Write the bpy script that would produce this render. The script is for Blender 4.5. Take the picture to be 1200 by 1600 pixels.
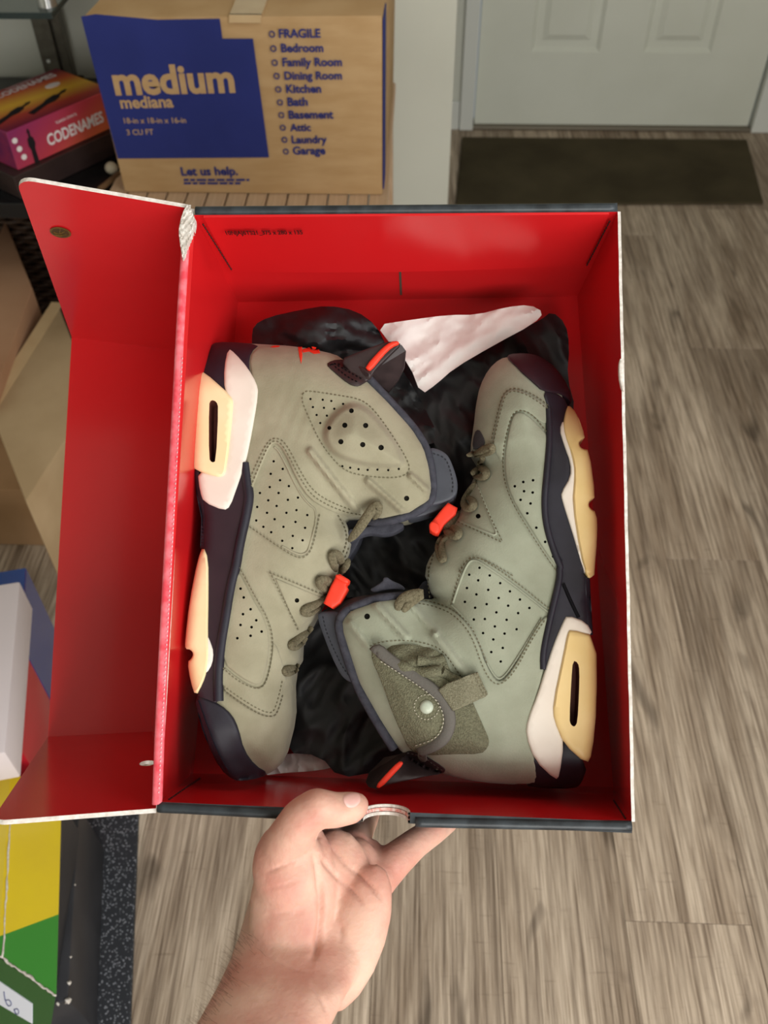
import bpy, bmesh, math, random
import numpy as np
from mathutils import Vector, Matrix
from mathutils.geometry import delaunay_2d_cdt
from mathutils.bvhtree import BVHTree

random.seed(7); RNG = np.random.default_rng(11)
SC = bpy.context.scene
COL = SC.collection
for o in list(bpy.data.objects): bpy.data.objects.remove(o)

# ------------------------------------------------------------------ camera
F = 1400.0                       # focal length in photo pixels (frame 1200 x 1600)
CAMH = 1.35
TH, ROLL, YAW = math.radians(47), math.radians(.6), math.radians(2.5)
_F = np.array([0, math.cos(TH), -math.sin(TH)])
_X = math.cos(ROLL)*np.array([1., 0, 0]) + math.sin(ROLL)*np.array([0, -math.sin(TH), -math.cos(TH)])
_Y = np.cross(_F, _X)
_c, _s = math.cos(YAW), math.sin(YAW)
RZ = np.array([[_c, -_s, 0], [_s, _c, 0], [0, 0, 1.]])
CW = np.stack([RZ@_X, RZ@_Y, RZ@_F], 1)          # camera axes (right, down, forward) as world columns
CP = np.array([0, 0, CAMH])
cam_d = bpy.data.cameras.new('camera'); cam = bpy.data.objects.new('camera', cam_d); COL.objects.link(cam)
cam_d.sensor_fit = 'VERTICAL'; cam_d.sensor_height = 36.0; cam_d.lens = F/1600*36.0
cam_d.clip_start = 0.02
m = Matrix.Identity(4)
for i in range(3):
    m[i][0] = CW[i, 0]; m[i][1] = -CW[i, 1]; m[i][2] = -CW[i, 2]; m[i][3] = CP[i]
cam.matrix_world = m
SC.camera = cam
cam_d.dof.use_dof = True; cam_d.dof.focus_distance = 0.60; cam_d.dof.aperture_fstop = 11.0

# ------------------------------------------------------------------ world, lights, exposure
w = bpy.data.worlds.new('world'); SC.world = w; w.use_nodes = True
w.node_tree.nodes['Background'].inputs[0].default_value = (0.80, 0.90, 1.0, 1)
w.node_tree.nodes['Background'].inputs[1].default_value = 0.4
SC.view_settings.view_transform = 'Standard'; SC.view_settings.look = 'None'
SC.view_settings.gamma = 1.0; SC.view_settings.use_curve_mapping = False
SC.view_settings.exposure = -0.28
def area(name, loc, target, sx, sy, power, col):
    d = bpy.data.lights.new(name, 'AREA'); d.shape = 'RECTANGLE'; d.size = sx; d.size_y = sy
    d.energy = power; d.color = col
    o = bpy.data.objects.new(name, d); COL.objects.link(o); o.location = loc
    o.rotation_euler = (Vector(target)-Vector(loc)).to_track_quat('-Z', 'Y').to_euler()
    return o
area('window_daylight_rear', (0.45, -1.62, 1.42), (0.45, 2.0, 0.9), 1.2, 1.0, 44, (1.0, 0.98, 0.93))
area('overhead_fill', (0.75, 0.55, 2.42), (0.0, 0.4, 0.9), 0.6, 0.6, 6, (1.0, 0.97, 0.93))  # added overhead fill to brighten the box's near and left walls, no fixture
area('window_daylight_right', (1.27, -0.55, 1.50), (-0.15, 0.25, 0.85), 1.1, 1.1, 27, (0.97, 0.985, 1.0))

# ------------------------------------------------------------------ helpers
def ray(px, py): return CW@np.array([(px-600)/F, (py-800)/F, 1.])
def PZ(px, py, Z): return CP + ray(px, py)*Z
def onz(px, py, z):
    d = ray(px, py); return CP + d*((z-CAMH)/d[2])
def ony(px, py, y):
    d = ray(px, py); return CP + d*(y/d[1])
def zpx(x0, y0, s):
    def f(*pts): return np.array([(x0+a/s, y0+b/s) for a, b in pts], float)
    return f
def lin(c):
    c = c/255.0
    return c/12.92 if c <= .04045 else ((c+.055)/1.055)**2.4
def rgb(r, g, b): return (lin(r), lin(g), lin(b), 1.0)

MATS = {}
def mat(name, col, rough=.5, spec=.5, metal=0, col2=None, nscale=30, nmix=1.0, bump=0, bscale=200, bdist=.001,
        coat=0, sss=0, trans=0, stretch=None, ior=1.45, sheen=0, detail=4):
    if name in MATS: return MATS[name]
    M = bpy.data.materials.new(name); M.use_nodes = True
    nt = M.node_tree; b = nt.nodes['Principled BSDF']
    b.inputs['Base Color'].default_value = col; b.inputs['Roughness'].default_value = rough
    b.inputs['Specular IOR Level'].default_value = spec; b.inputs['Metallic'].default_value = metal
    b.inputs['Coat Weight'].default_value = coat; b.inputs['IOR'].default_value = ior
    b.inputs['Coat Roughness'].default_value = .15
    b.inputs['Transmission Weight'].default_value = trans
    b.inputs['Sheen Weight'].default_value = sheen
    if sss:
        b.inputs['Subsurface Weight'].default_value = sss
        b.inputs['Subsurface Radius'].default_value = (.010, .004, .002)
        b.inputs['Subsurface Scale'].default_value = .5
    tc = nt.nodes.new('ShaderNodeTexCoord'); mp = nt.nodes.new('ShaderNodeMapping')
    nt.links.new(tc.outputs['Object'], mp.inputs['Vector'])
    if stretch: mp.inputs['Scale'].default_value = stretch
    if col2:
        n = nt.nodes.new('ShaderNodeTexNoise'); n.inputs['Scale'].default_value = nscale; n.inputs['Detail'].default_value = detail
        nt.links.new(mp.outputs[0], n.inputs['Vector'])
        r = nt.nodes.new('ShaderNodeValToRGB'); r.color_ramp.elements[0].position = .35; r.color_ramp.elements[1].position = .65
        r.color_ramp.elements[0].color = col; r.color_ramp.elements[1].color = col2
        nt.links.new(n.outputs[0], r.inputs[0]); nt.links.new(r.outputs[0], b.inputs['Base Color'])
    if bump:
        n2 = nt.nodes.new('ShaderNodeTexNoise'); n2.inputs['Scale'].default_value = bscale; n2.inputs['Detail'].default_value = 3
        nt.links.new(mp.outputs[0], n2.inputs['Vector'])
        bp = nt.nodes.new('ShaderNodeBump'); bp.inputs['Strength'].default_value = bump; bp.inputs['Distance'].default_value = bdist
        nt.links.new(n2.outputs[0], bp.inputs['Height']); nt.links.new(bp.outputs[0], b.inputs['Normal'])
    MATS[name] = M
    return M

def tag(o, label=None, cat=None, group=None, kind=None):
    if label: o['label'] = label
    if cat: o['category'] = cat
    if group: o['group'] = group
    if kind: o['kind'] = kind
    return o
def empty(name, loc):
    o = bpy.data.objects.new(name, None); COL.objects.link(o); o.location = loc; o.empty_display_size = .02
    return o
def rootloc(p):
    l = Vector((0, 0, 0))
    while p is not None:
        l += Vector(p.location); p = p.parent
    return l
def mk(name, verts, faces, mats, parent=None, midx=None, smooth=True, sharp=None):
    """one mesh object; verts in world metres"""
    me = bpy.data.meshes.new(name)
    v = np.asarray(verts, float)
    if parent is not None: v = v-np.array(rootloc(parent))
    else:
        pass
    me.from_pydata([tuple(x) for x in v], [], [tuple(int(i) for i in f) for f in faces])
    for mm in (mats if isinstance(mats, (list, tuple)) else [mats]): me.materials.append(mm)
    if midx is not None: me.polygons.foreach_set('material_index', list(midx))
    me.update()
    if smooth: me.polygons.foreach_set('use_smooth', [True]*len(me.polygons))
    if sharp is not None: me.set_sharp_from_angle(angle=math.radians(sharp))
    o = bpy.data.objects.new(name, me); COL.objects.link(o); o.parent = parent
    return o
def centre(o):
    """move a top-level mesh's origin to the base of its vertices"""
    me = o.data; n = len(me.vertices); a = np.empty(n*3); me.vertices.foreach_get('co', a); a = a.reshape(-1, 3)
    c = a.mean(0); c[2] = a[:, 2].min()
    a -= c; me.vertices.foreach_set('co', a.ravel()); o.location = c; me.update()
    return o
def bm_obj(name, bm, mats, parent=None, smooth=False, sharp=None):
    v = [tuple(x.co) for x in bm.verts]; bm.verts.index_update()
    f = [[x.index for x in p.verts] for p in bm.faces]; mi = [p.material_index for p in bm.faces]
    bm.free()
    return mk(name, v, f, mats, parent, mi, smooth, sharp)
def boxm(lo, hi, bev=0, seg=2):
    bm = bmesh.new(); bmesh.ops.create_cube(bm, size=1)
    lo, hi = np.array(lo, float), np.array(hi, float)
    for v in bm.verts: v.co = Vector((np.array(v.co)+.5)*(hi-lo)+lo)
    if bev: bmesh.ops.bevel(bm, geom=bm.edges[:], offset=bev, segments=seg, affect='EDGES', profile=.5)
    return bm
def hexa(c8, bev=0):
    """box from 8 corners: 0-3 bottom loop, 4-7 top loop"""
    bm = bmesh.new(); v = [bm.verts.new(tuple(p)) for p in c8]
    for f in ((3, 2, 1, 0), (4, 5, 6, 7), (0, 1, 5, 4), (1, 2, 6, 5), (2, 3, 7, 6), (3, 0, 4, 7)):
        bm.faces.new([v[i] for i in f])
    bmesh.ops.recalc_face_normals(bm, faces=bm.faces[:])
    if bev: bmesh.ops.bevel(bm, geom=bm.edges[:], offset=bev, segments=2, affect='EDGES', profile=.5)
    return bm
def slab(quad, n, t, bev=0):
    q = [np.array(p) for p in quad]; n = np.array(n)
    return hexa([p-n*t for p in q]+q, bev)
def nrm(v): v = np.array(v, float); return v/np.linalg.norm(v)
def resample(p, step, closed=False):
    p = np.asarray(p, float)
    if closed: p = np.vstack([p, p[:1]])
    out = []
    for a, b in zip(p[:-1], p[1:]):
        n = max(1, int(round(np.linalg.norm(b-a)/step)))
        for k in range(n): out.append(a+(b-a)*k/n)
    if not closed: out.append(p[-1])
    return np.array(out)
def even(p, step):
    p = np.asarray(p, float); d = np.r_[0, np.cumsum(np.linalg.norm(np.diff(p, axis=0), axis=1))]
    s = np.arange(0, d[-1], step)
    return np.stack([np.interp(s, d, p[:, k]) for k in range(p.shape[1])], 1)
def chaikin(p, n=2, closed=True):
    p = np.asarray(p, float)
    for _ in range(n):
        q = np.roll(p, -1, 0) if closed else p[1:]
        a = p if closed else p[:-1]
        new = np.empty((2*len(a), p.shape[1])); new[0::2] = .75*a+.25*q; new[1::2] = .25*a+.75*q
        p = new if closed else np.vstack([p[:1], new, p[-1:]])
    return p
def dist(pts, line, closed=False):
    line = np.asarray(line, float)
    if closed: line = np.vstack([line, line[:1]])
    a, b = line[:-1], line[1:]; ab = b-a; L = (ab**2).sum(1)+1e-12
    out = np.full(len(pts), 1e9)
    for i in range(0, len(pts), 4000):
        p = pts[i:i+4000, None, :]-a[None]
        t = np.clip((p*ab[None]).sum(2)/L, 0, 1)
        out[i:i+4000] = np.sqrt((((p-t[..., None]*ab[None])**2).sum(2)).min(1))
    return out
def inside(pts, poly):
    poly = np.asarray(poly); x, y = pts[:, 0], pts[:, 1]; r = np.zeros(len(pts), bool)
    x1, y1 = poly[:, 0], poly[:, 1]; x2, y2 = np.roll(x1, -1), np.roll(y1, -1)
    for a, b, c, d in zip(x1, y1, x2, y2):
        if b == d: continue
        r ^= ((b > y) != (d > y)) & (x < (c-a)*(y-b)/(d-b)+a)
    return r
def sstep(x): x = np.clip(x, 0, 1); return x*x*(3-2*x)
def circ(c, r, n=10, ax=1.0, rot=0):
    a = np.arange(n)*2*math.pi/n
    x, y = r*np.cos(a), r*ax*np.sin(a)
    return np.stack([c[0]+x*math.cos(rot)-y*math.sin(rot), c[1]+x*math.sin(rot)+y*math.cos(rot)], 1)

# ---- the held box's frame (right, down, into the box) seen from the camera; rim plane z = 0, floor z = -DB
BR = np.array([[.9985, -.02, .0511], [.0107, .9841, .1771], [-.0539, -.1763, .9829]])
BT = np.array([-.1275, -.2012, .5965]); DB = .143
BN = CW@(-BR[:, 2])                 # box normal towards the camera, world
BX, BY = CW@BR[:, 0], CW@BR[:, 1]
BO = CP+CW@BT
def PB(px, py, zb):
    d = ray(px, py); return CP+d*(((BO+BN*zb-CP)@BN)/(d@BN))
def PBv(p, z):
    p = np.asarray(p, float); d = np.stack([(p[:, 0]-600)/F, (p[:, 1]-800)/F, np.ones(len(p))], 1)@CW.T
    k = ((BO-CP)@BN+np.asarray(z))/(d@BN)
    return CP+d*k[:, None]

def cap(name, poly, zf, mats, parent, off=0., back=.003, holes=(), hdepth=.0025, g=7., r=4., rings=None, mirror=None,
        smooth_poly=2, closebottom=False, pf=None, jitter=0):
    """panel traced as an outline: meshed on the surface zf, raised by off, edges rolled down, with side walls.
    mirror = z of the mid plane: closes the solid with its mirror image; otherwise a wall of depth back."""
    pf = pf or PBv
    poly = chaikin(poly, smooth_poly) if smooth_poly else np.asarray(poly, float)
    poly = resample(poly, g*.7, True)
    keep = [0]
    for i in range(1, len(poly)):
        if np.linalg.norm(poly[i]-poly[keep[-1]]) > g*.28: keep.append(i)
    poly = poly[keep]
    ar = .5*np.sum(poly[:, 0]*np.roll(poly[:, 1], -1)-np.roll(poly[:, 0], -1)*poly[:, 1])
    if ar < 0: poly = poly[::-1]
    n = len(poly); tg = np.roll(poly, -1, 0)-np.roll(poly, 1, 0); tg /= np.linalg.norm(tg, axis=1)[:, None]+1e-9
    nin = np.stack([-tg[:, 1], tg[:, 0]], 1)
    pts = [poly]
    for rr in (rings or [r*.3, r]):
        q = poly+nin*rr; ok = inside(q, poly) & (dist(q, poly, True) > rr*.8); pts.append(q[ok])
    rmax = max(rings or [r])
    lo, hi = poly.min(0), poly.max(0)
    gx, gy = np.meshgrid(np.arange(lo[0], hi[0]+g, g), np.arange(lo[1], hi[1]+g, g*.866))
    gx[1::2] += g*.5
    G = np.stack([gx.ravel(), gy.ravel()], 1)
    if jitter: G = G+RNG.uniform(-jitter, jitter, G.shape)*g
    G = G[inside(G, poly)]
    if len(G): G = G[dist(G, poly, True) > rmax+g*.45]
    hl = []
    for h in holes:
        h = np.asarray(h, float)
        if len(G): G = G[~inside(G, h+(h-h.mean(0))*.0) & (dist(G, h, True) > 1.5)]
        hl.append(h)
    pts.append(G)
    allp = np.vstack(pts)
    for h in hl:
        for k in range(1, len(pts)): pass
        okm = np.ones(len(allp), bool); okm[n:] = ~(inside(allp[n:], h) | (dist(allp[n:], h, True) < .8)); allp = allp[okm]
    edges = [(i, (i+1) % n) for i in range(n)]
    for h in hl:
        s = len(allp); allp = np.vstack([allp, h]); edges += [(s+i, s+(i+1) % len(h)) for i in range(len(h))]
    res = delaunay_2d_cdt([Vector(p) for p in allp], edges, [], 0, 1e-4)
    V = np.array([tuple(v) for v in res[0]]); T = np.array([t for t in res[2] if len(t) == 3])
    cen = V[T].mean(1); ok = inside(cen, poly)
    for h in hl: ok &= ~inside(cen, h)
    T = T[ok]
    # orient: counter-clockwise in (x, -y) so that normals face the camera
    a, b, c = V[T[:, 0]], V[T[:, 1]], V[T[:, 2]]
    s = (b[:, 0]-a[:, 0])*(c[:, 1]-a[:, 1])-(b[:, 1]-a[:, 1])*(c[:, 0]-a[:, 0])
    T[s > 0] = T[s > 0][:, ::-1]
    db = dist(V, poly, True)
    z = zf(V)+off*np.sqrt(1-(1-np.clip(db/max(r, 1e-3), 0, 1))**2*.75)
    P = pf(V, z)
    verts = list(P); faces = [tuple(t) for t in T]; mi = [0]*len(faces)
    from collections import defaultdict
    cnt = defaultdict(list)
    for t in T:
        for i in range(3): cnt[frozenset((t[i], t[(i+1) % 3]))].append((t[i], t[(i+1) % 3]))
    bedges = [e[0] for e in cnt.values() if len(e) == 1]
    hset = []
    for h in hl: hset.append(dist(V, h, True) < .05)
    bot = {}
    def low(i, d):
        k = (i, d)
        if k not in bot:
            bot[k] = len(verts); verts.append(verts[i]-BN*d)
        return bot[k]
    if mirror is not None:
        base = len(verts)
        zz = np.minimum(2*mirror-z, z-.0002)
        for i in range(len(V)): verts.append(P[i]-BN*(z[i]-zz[i]))
        for t in T: faces.append((base+t[2], base+t[1], base+t[0])); mi.append(0)
    for (i, j) in bedges:
        hk = -1
        for k, hs in enumerate(hset):
            if hs[i] and hs[j]: hk = k
        if hk >= 0:
            faces.append((j, i, low(i, hdepth), low(j, hdepth))); mi.append(1 if len(mats) > 1 else 0)
        elif mirror is not None:
            faces.append((j, i, base+i, base+j)); mi.append(0)
        else:
            faces.append((j, i, low(i, back), low(j, back))); mi.append(0)
    for k, h in enumerate(hl):
        c = len(verts); ii = [i for i in np.nonzero(hset[k])[0]]
        if not ii: continue
        verts.append(np.mean([verts[i] for i in ii], 0)-BN*hdepth)
        for (i, j) in bedges:
            if hset[k][i] and hset[k][j]: faces.append((low(j, hdepth), low(i, hdepth), c)); mi.append(1 if len(mats) > 1 else 0)
    if closebottom and mirror is None:
        for t in T:
            faces.append((low(t[2], back), low(t[1], back), low(t[0], back))); mi.append(0)
    return mk(name, verts, faces, mats, parent, mi, True, 50)

def stitches(name, lines, zf, M, parent, pitch=6.5, ln=4.6, wd=1.7, h=.0005, pf=None):
    pf = pf or PBv
    V, Fc = [], []
    for L in lines:
        L = chaikin(L, 2, False); pts = even(L, pitch); tan = np.gradient(pts, axis=0)
        tan /= np.linalg.norm(tan, axis=1)[:, None]+1e-9
        for p, t in zip(pts, tan):
            nn = np.array([-t[1], t[0]])
            q = np.array([p-t*ln/2, p-t*ln*.25+nn*wd/2, p+t*ln*.25+nn*wd/2, p+t*ln/2, p+t*ln*.25-nn*wd/2, p-t*ln*.25-nn*wd/2])
            z = zf(q); b = len(V)
            V += list(pf(q, z-.0004)); q2 = p+(q-p)*.72; V += list(pf(q2, z+h))
            for i in range(6): Fc.append((b+i, b+6+i, b+6+(i+1) % 6, b+(i+1) % 6))
            Fc.append((b+11, b+10, b+9, b+8, b+7, b+6))
    o = mk(name, V, Fc, M, parent, None, True, 60); o['kind'] = 'stuff'
    return o
def tube(path, rad, n=8, flat=1.0, up=None):
    """closed tube along world points; returns verts, faces"""
    path = np.asarray(path, float); m_ = len(path); rad = np.broadcast_to(rad, (m_,))
    V, Fc = [], []
    t = np.gradient(path, axis=0); t /= np.linalg.norm(t, axis=1)[:, None]+1e-12
    ref = np.array(up if up is not None else BN)
    for i in range(m_):
        a = np.cross(t[i], ref); la = np.linalg.norm(a); a = a/la if la > 1e-6 else np.array([1, 0, 0.]); b = np.cross(a, t[i])
        for k in range(n):
            an = 2*math.pi*k/n; V.append(path[i]+rad[i]*(math.cos(an)*a+flat*math.sin(an)*b))
    for i in range(m_-1):
        for k in range(n):
            Fc.append((i*n+k, i*n+(k+1) % n, (i+1)*n+(k+1) % n, (i+1)*n+k))
    Fc.append(tuple(range(n))[::-1]); Fc.append(tuple((m_-1)*n+k for k in range(n)))
    return V, Fc
def tubeobj(name, path, rad, M, parent, n=8, flat=1., up=None, sm=2):
    path = np.asarray(path, float)
    if sm: path = chaikin(path, sm, False)
    V, Fc = tube(path, rad if np.isscalar(rad) else np.interp(np.linspace(0, 1, len(path)), np.linspace(0, 1, len(rad)), rad), n, flat, up)
    return mk(name, V, Fc, M, parent, None, True, 60)
def lettering(name, s, o, ex, ey, width, M, parent, bold=.0, eps=.0004, height=None, mid=False, ext=.00015):
    """flat lettering: baseline starts at o, runs along ex for width metres"""
    cu = bpy.data.curves.new('t', 'FONT'); cu.body = s; cu.offset = bold; cu.resolution_u = 3
    ob = bpy.data.objects.new('t', cu); COL.objects.link(ob); bpy.context.view_layer.update()
    me = bpy.data.meshes.new_from_object(ob.evaluated_get(bpy.context.evaluated_depsgraph_get()))
    n = len(me.vertices); a = np.empty(n*3); me.vertices.foreach_get('co', a); a = a.reshape(-1, 3)
    fs = [tuple(p.vertices) for p in me.polygons]
    bpy.data.objects.remove(ob); bpy.data.curves.remove(cu); bpy.data.meshes.remove(me)
    a[:, 0] -= a[:, 0].min(); k = width/a[:, 0].max(); ky = k if height is None else height/max(1e-6, a[:, 1].max())
    ex, ey = np.array(ex), np.array(ey); nn = nrm(np.cross(ex, ey))
    V = np.array(o)+np.outer(a[:, 0]*k, ex)+np.outer(a[:, 1]*ky, ey)+nn*eps
    return mk(name, V, fs, M, parent, None, False)

# ------------------------------------------------------------------ materials
M_red = mat('red_card', rgb(208, 30, 34), .20, .5, col2=rgb(214, 34, 38), nscale=6, bump=.04, bscale=40, bdist=.0006)
M_blackcard = mat('black_card', rgb(30, 34, 38), .42, .5, col2=rgb(52, 58, 63), nscale=90, bump=.2, bscale=300, bdist=.0004)
M_whitepaper = mat('torn_paper', rgb(224, 218, 211), .9, .2, col2=rgb(198, 188, 178), nscale=260, bump=.6, bscale=500, bdist=.0008)
M_pink = mat('pink_crease', rgb(228, 70, 84), .4, .5, col2=rgb(238, 120, 130), nscale=160)
M_kraft = mat('kraft_card', rgb(192, 158, 116), .8, .2, col2=rgb(182, 147, 104), nscale=14, bump=.06, bscale=120, bdist=.0006, stretch=(1, 1, 4))
M_kraft2 = mat('kraft_card_pale', rgb(186, 160, 126), .8, .2, col2=rgb(172, 146, 112), nscale=8)
M_kraft3 = mat('kraft_card_brown', rgb(176, 140, 104), .8, .2, col2=rgb(164, 128, 92), nscale=8)
M_blue = mat('blue_print', rgb(36, 46, 112), .6, .3, col2=rgb(40, 50, 120), nscale=10)
M_tape = mat('clear_tape', rgb(206, 178, 138), .18, .5, col2=rgb(200, 170, 130), nscale=20)
M_wall = mat('wall_paint', rgb(214, 215, 203), .7, .3, col2=rgb(208, 209, 197), nscale=3, bump=.12, bscale=90, bdist=.001)
M_trim = mat('trim_paint', rgb(224, 226, 220), .4, .5)
M_door = mat('door_paint', rgb(226, 228, 216), .45, .4, col2=rgb(220, 222, 209), nscale=4, bump=.05, bscale=40, bdist=.001)
M_gap = mat('joint_dark', rgb(84, 74, 64), .9, .1)

def wood_floor():
    M = bpy.data.materials.new('vinyl_plank'); M.use_nodes = True; nt = M.node_tree; N = nt.nodes; L = nt.links
    b = N['Principled BSDF']; b.inputs['Roughness'].default_value = .55; b.inputs['Specular IOR Level'].default_value = .22
    tc = N.new('ShaderNodeTexCoord'); oi = N.new('ShaderNodeObjectInfo')
    ad = N.new('ShaderNodeVectorMath'); ad.operation = 'MULTIPLY_ADD'
    cb = N.new('ShaderNodeCombineXYZ'); L.new(oi.outputs['Random'], cb.inputs[0]); L.new(oi.outputs['Random'], cb.inputs[1])
    L.new(cb.outputs[0], ad.inputs[0]); ad.inputs[1].default_value = (37, 91, 0); L.new(tc.outputs['Object'], ad.inputs[2])
    def noise(sc, vec, det=5, dis=0):
        mp = N.new('ShaderNodeMapping'); mp.inputs['Scale'].default_value = vec; L.new(ad.outputs[0], mp.inputs['Vector'])
        n = N.new('ShaderNodeTexNoise'); n.inputs['Scale'].default_value = sc; n.inputs['Detail'].default_value = det
        n.inputs['Distortion'].default_value = dis; L.new(mp.outputs[0], n.inputs['Vector']); return n
    def ramp(n, a, ca, b_, cb_):
        r = N.new('ShaderNodeValToRGB'); r.color_ramp.elements[0].position = a; r.color_ramp.elements[0].color = ca
        r.color_ramp.elements[1].position = b_; r.color_ramp.elements[1].color = cb_; L.new(n.outputs[0], r.inputs[0]); return r
    def mix(t, f, a, c):
        x = N.new('ShaderNodeMix'); x.data_type = 'RGBA'; x.blend_type = t
        if isinstance(f, float): x.inputs[0].default_value = f
        else: L.new(f, x.inputs[0])
        L.new(a, x.inputs[6]); L.new(c, x.inputs[7]); return x.outputs[2]
    broad = ramp(noise(6, (2.2, .25, 1), 5, .8), .33, rgb(146, 129, 112), .68, rgb(200, 185, 168))
    grain = ramp(noise(24, (7, .16, 1), 7, .35), .30, rgb(128, 112, 98), .58, rgb(255, 252, 248))
    fine = ramp(noise(110, (8, .12, 1), 4), .36, rgb(164, 152, 140), .56, rgb(255, 255, 255))
    saw = ramp(noise(40, (.5, 6, 1), 3, .4), .24, rgb(120, 108, 94), .36, rgb(255, 255, 255))
    knot = ramp(noise(5, (3.2, 1.0, 1), 2, .8), .25, rgb(70, 58, 48), .36, rgb(255, 255, 255))
    c = mix('MULTIPLY', .75, broad.outputs[0], grain.outputs[0]); c = mix('MULTIPLY', .7, c, fine.outputs[0])
    c = mix('MULTIPLY', .35, c, saw.outputs[0]); c = mix('MULTIPLY', .55, c, knot.outputs[0])
    hs = N.new('ShaderNodeHueSaturation'); mr = N.new('ShaderNodeMapRange'); L.new(oi.outputs['Random'], mr.inputs[0])
    mr.inputs[3].default_value = 1.12; mr.inputs[4].default_value = 1.38; L.new(mr.outputs[0], hs.inputs['Value']); L.new(c, hs.inputs['Color'])
    L.new(hs.outputs[0], b.inputs['Base Color'])
    bp = N.new('ShaderNodeBump'); bp.inputs['Strength'].default_value = .25; bp.inputs['Distance'].default_value = .001
    L.new(grain.outputs[0], bp.inputs['Height']); L.new(bp.outputs[0], b.inputs['Normal'])
    return M
M_plank = wood_floor()

# ------------------------------------------------------------------ the room
def struct(name, bm, m_, parent=None, smooth=False):
    o = bm_obj(name, bm, m_, parent, smooth)
    if parent is None: o['kind'] = 'structure'; centre(o)
    return o
XL, XR, YB, YF, HC = -1.9, 1.32, -1.7, 3.06, 2.5
fl = struct('floor', boxm((XL, YB, -.06), (XR, YF+.1, -.006)), M_gap)
tag(fl, 'grey brown wood-look plank floor', 'floor')
PWID, PLEN = .181, 1.22
pm = None
nx = 0
x = -1.85
while x < XR-.02:
    y = YB+.02-((nx*.437) % 1.0)*PLEN
    while y < YF:
        y0, y1 = max(y, YB+.01), min(y+PLEN, YF)
        if y1-y0 > .05:
            full = abs(y1-y0-PLEN) < 1e-6
            if full and pm is not None:
                o = bpy.data.objects.new('plank', pm); COL.objects.link(o)
            else:
                hy = (y1-y0)/2
                bm = boxm((-PWID/2+.0003, -hy+.0003, -.004), (PWID/2-.0003, hy-.0003, 0), .0005, 1)
                o = bm_obj('plank', bm, M_plank)
                if full: pm = o.data
            o.parent = fl
            o.location = Vector((x+PWID/2, (y0+y1)/2, 0))-Vector(fl.location)
        y += PLEN
    x += PWID; nx += 1
YW = 2.05
XE = ony(705, 200, YW)[0]
o = struct('wall_back', boxm((XL, YW, 0), (XE, YW+.12, HC)), M_wall)
XD0, XD1 = ony(741, 200, YF)[0], ony(1168, 205, YF)[0]
bm = bmesh.new()
def addbox(bm, lo, hi, bev=0):
    b2 = boxm(lo, hi, bev); tmp = bpy.data.meshes.new('t'); b2.to_mesh(tmp); b2.free(); bm.from_mesh(tmp); bpy.data.meshes.remove(tmp)
addbox(bm, (XL, YF, 0), (XD0-.03, YF+.12, HC)); addbox(bm, (XD1+.03, YF, 0), (XR, YF+.12, HC)); addbox(bm, (XD0-.03, YF, 2.06), (XD1+.03, YF+.12, HC))
struct('wall_far', bm, M_wall)
struct('wall_left', boxm((XL-.1, YB, 0), (XL, YF, HC)), M_wall)
# right wall and rear wall, each with a window opening
bm = bmesh.new()
addbox(bm, (XR, YB, 0), (XR+.1, YF, .9)); addbox(bm, (XR, YB, 2.2), (XR+.1, YF, HC)); addbox(bm, (XR, YB, .9), (XR+.1, -1.15, 2.2)); addbox(bm, (XR, .05, .9), (XR+.1, YF, 2.2))
struct('wall_right', bm, M_wall)
bm = bmesh.new()
addbox(bm, (XL, YB-.1, 0), (XR, YB, .95)); addbox(bm, (XL, YB-.1, 2.3), (XR, YB, HC)); addbox(bm, (XL, YB-.1, .95), (-.25, YB, 2.3)); addbox(bm, (1.15, YB-.1, .95), (XR, YB, 2.3))
struct('wall_rear', bm, M_wall)
struct('ceiling', boxm((XL, YB, HC), (XR, YF, HC+.08)), mat('ceiling_paint', rgb(206, 204, 196), .9, .2))
# windows behind the camera
for k, (lo, hi, ax) in enumerate((((-.25, YB-.06, .95), (1.15, YB-.03, 2.3), 0), ((XR+.03, -1.15, .9), (XR+.06, .05, 2.2), 1))):
    e = empty('window_%d' % (k+1), ((lo[0]+hi[0])/2, (lo[1]+hi[1])/2, lo[2])); e['kind'] = 'structure'
    for s in range(4):
        a, b = list(lo), list(hi)
        if s == 0: b[2] = lo[2]+.05
        if s == 1: a[2] = hi[2]-.05
        if s == 2: b[ax] = lo[ax]+.05
        if s == 3: a[ax] = hi[ax]-.05
        bm_obj('window_frame', boxm(a, b, .003, 1), M_trim, e)
# door with pressed panels
e = empty('door_1', ((XD0+XD1)/2, YF+.02, 0)); e['kind'] = 'structure'
yd = YF+.012
def pz(px, py): p = ony(px, py, yd); return p[0], p[2]
pan = []
for pxl, pxr in ((829, 937), (1005, 1112)):
    a = pz(pxl, 80)[0]; b = pz(pxr, 80)[0]; z0 = pz(900, 82)[1]
    pan.append((a, b, z0, z0+.62)); pan.append((a, b, z0+.62+.12, z0+.62+.12+.68))
xs = sorted({XD0, XD1} | {p[0] for p in pan} | {p[1] for p in pan})
bm = bmesh.new()
addbox(bm, (XD0, yd, .012), (XD1, yd+.04, pan[0][2]))
zs = [pan[0][2], pan[0][3], pan[1][2], pan[1][3], 2.045]
for k in range(4):
    z0, z1 = zs[k], zs[k+1]
    if k in (1, 3): addbox(bm, (XD0, yd, z0), (XD1, yd+.04, z1))
    else:
        for a, b in ((XD0, pan[0][0]), (pan[0][1], pan[2][0]), (pan[2][1], XD1)): addbox(bm, (a, yd, z0), (b, yd+.04, z1))
bm_obj('door_slab', bm, M_door, e)
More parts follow.
